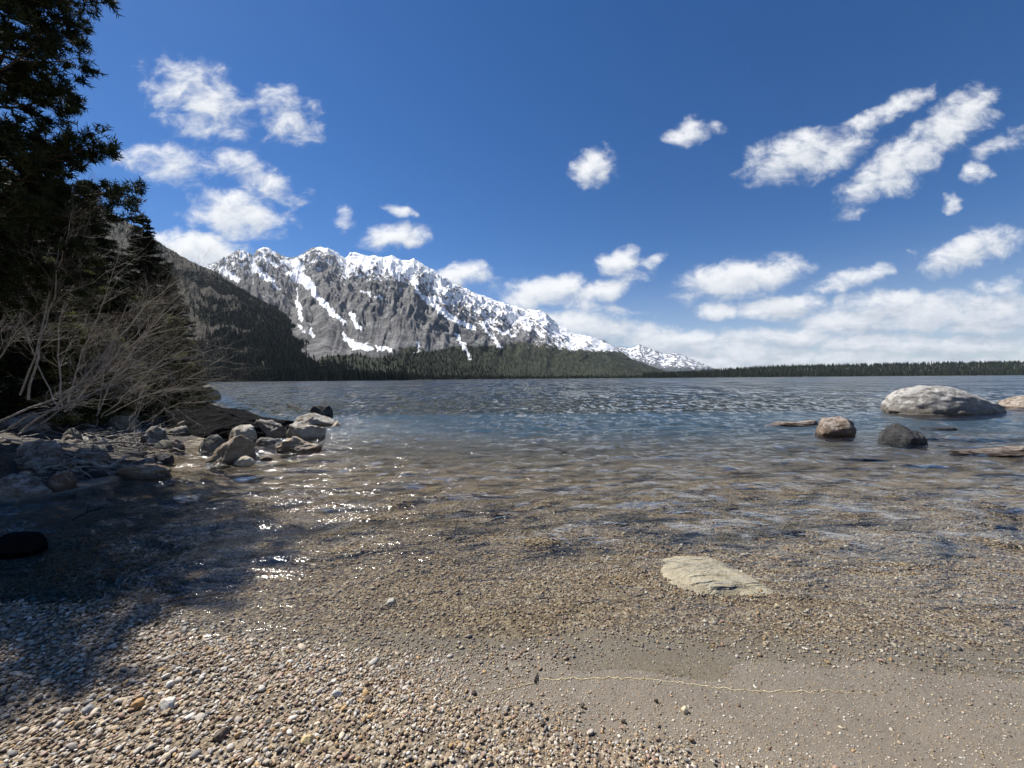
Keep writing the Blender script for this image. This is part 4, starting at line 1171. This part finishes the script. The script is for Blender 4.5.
# bare shrubs: stems laid out as branching lines, each stem with its twigs
def shrub(label, root_px, root_py, stems, seed, depth, tw=1.0, group=None):
    g = np.random.default_rng(seed)
    b = W(root_px, root_py, depth); b[2] = float(ground(b[0], b[1]))
    root = empty('bare_shrub', b); tag(root, label, 'shrub', group)
    for si, (pts, dd, r0) in enumerate(stems):
        pts = np.array(pts, float)
        P = resample(pts, 16)
        dep = depth+np.linspace(0, dd, 16)
        Q = np.array([W(P[i, 0], P[i, 1], dep[i]) for i in range(16)])
        s = np.arange(16)
        Q += np.stack([pn2(s*.55, s*0+si, seed), pn2(s*.55, s*0+si, seed+1), pn2(s*.55, s*0+si, seed+2)], 1)*.05
        v, f = tubes([(Q-b, np.linspace(r0, r0*.28, 16))], 6)
        st = mesh('stem', v, f, M_TWIG, root)
        tw_polys = []
        def grow(p, d, L, r, lev):
            n = 7; pts_ = [p]
            dv = d/np.linalg.norm(d)
            for k in range(n-1):
                dv = dv+g.normal(0, .2, 3)+np.array([.02, 0, .03]); dv /= np.linalg.norm(dv)
                pts_.append(pts_[-1]+dv*L/(n-1))
            pts_ = np.array(pts_); tw_polys.append((pts_-b, np.linspace(r, r*.35, n)))
            if lev > 0:
                for k in range(int(g.integers(3, 6))):
                    i = int(g.integers(1, n-1)); d2 = pts_[i+1]-pts_[i]; d2 /= np.linalg.norm(d2)
                    sgn = g.normal(0, .62, 3); grow(pts_[i], d2+sgn, L*g.uniform(.35, .65), r*.55, lev-1)
        for k in range(int(17*tw)):
            i = int(g.integers(3, 15)); d2 = Q[i+1]-Q[i] if i < 15 else Q[i]-Q[i-1]
            d2 = d2/np.linalg.norm(d2)+g.normal(0, .5, 3)+np.array([.18, 0, .05])
            grow(Q[i], d2, g.uniform(.4, 1.15)*depth/7, r0*.30*(1-.5*i/16), 2)
        v, f = tubes(tw_polys, 3)
        mesh('twigs', v, f, M_TWIG, st)
    return root
GS = 'bare shrubs on the left bank'
shrub('silvery bare shrub leaning far out to the right over the water', 0, 440, [
  ([(-15,428),(30,408),(60,396),(95,375),(140,340),(175,306)], .8, .022),
  ([(-10,436),(40,412),(75,404),(112,381),(150,352),(192,330)], -.3, .020),
  ([(20,432),(60,402),(90,372),(122,335),(152,302),(186,276)], 1.0, .018),
  ([(40,424),(70,402),(110,386),(160,366),(212,350)], .2, .015),
 ], 501, 7.0, 1.0, GS)
shrub('bare shrub with tall upright grey stems at the left edge', 30, 400, [
  ([(28,400),(40,345),(52,290),(62,245),(74,220),(96,196)], .4, .020),
  ([(20,395),(44,335),(58,285),(70,240),(76,210)], -.4, .016),
  ([(-8,400),(0,330),(18,284),(32,228),(38,196)], .2, .018),
  ([(-20,385),(20,330),(60,300),(100,278),(130,262)], .3, .012),
 ], 502, 7.6, 1.1, GS)
shrub('tall dense bare shrub of fine pale twigs against the dark firs', 64, 408, [
  ([(62,408),(58,350),(66,296),(78,252),(84,214)], .5, .017),
  ([(66,408),(84,350),(104,304),(120,262),(128,236)], .3, .015),
  ([(60,410),(36,362),(24,318),(20,270),(26,238)], .2, .014),
  ([(70,410),(104,366),(140,332),(166,292)], -.2, .014),
  ([(64,412),(90,384),(128,360),(150,322)], .1, .012),
 ], 505, 8.4, 1.2, GS)
shrub('low bare shrub in front of the narrow fir with fanned stems', 100, 416, [
  ([(96,416),(112,380),(138,345),(158,318),(180,296)], .4, .014),
  ([(100,418),(130,390),(160,362),(184,340)], .2, .013),
  ([(104,416),(140,398),(180,384),(226,356)], .6, .012),
  ([(98,414),(104,370),(116,332),(132,300)], -.2, .012),
 ], 503, 9.0, 1.2, GS)
shrub('dead bare shrub with drooping twigs above the dark slab', 128, 428, [
  ([(128,428),(143,405),(165,392),(185,388)], .2, .010),
  ([(130,430),(150,418),(176,404),(196,402)], .1, .009),
  ([(126,430),(135,410),(140,396),(150,372)], .1, .010),
 ], 504, 8.6, .9, GS)

# ================================================================== AIR
M_AIR, t_ = newmat('thin_air')
t_.out(None, t_.n('ShaderNodeVolumePrincipled', {'Color': (.72, .84, 1.0, 1), 'Density': 1.5e-5, 'Anisotropy': .2}))
hv = np.array([(x, y, z) for z in (-30.0, 2300.0) for y in (-15500.0, 16500.0) for x in (-19000.0, 19000.0)])
hf = np.array([(0,2,3,1),(4,5,7,6),(0,1,5,4),(2,6,7,3),(0,4,6,2),(1,3,7,5)])
tag(mesh('haze', hv, hf, M_AIR, smooth=False), 'thin blue air between the shore and the far mountains', 'haze', kind='stuff')
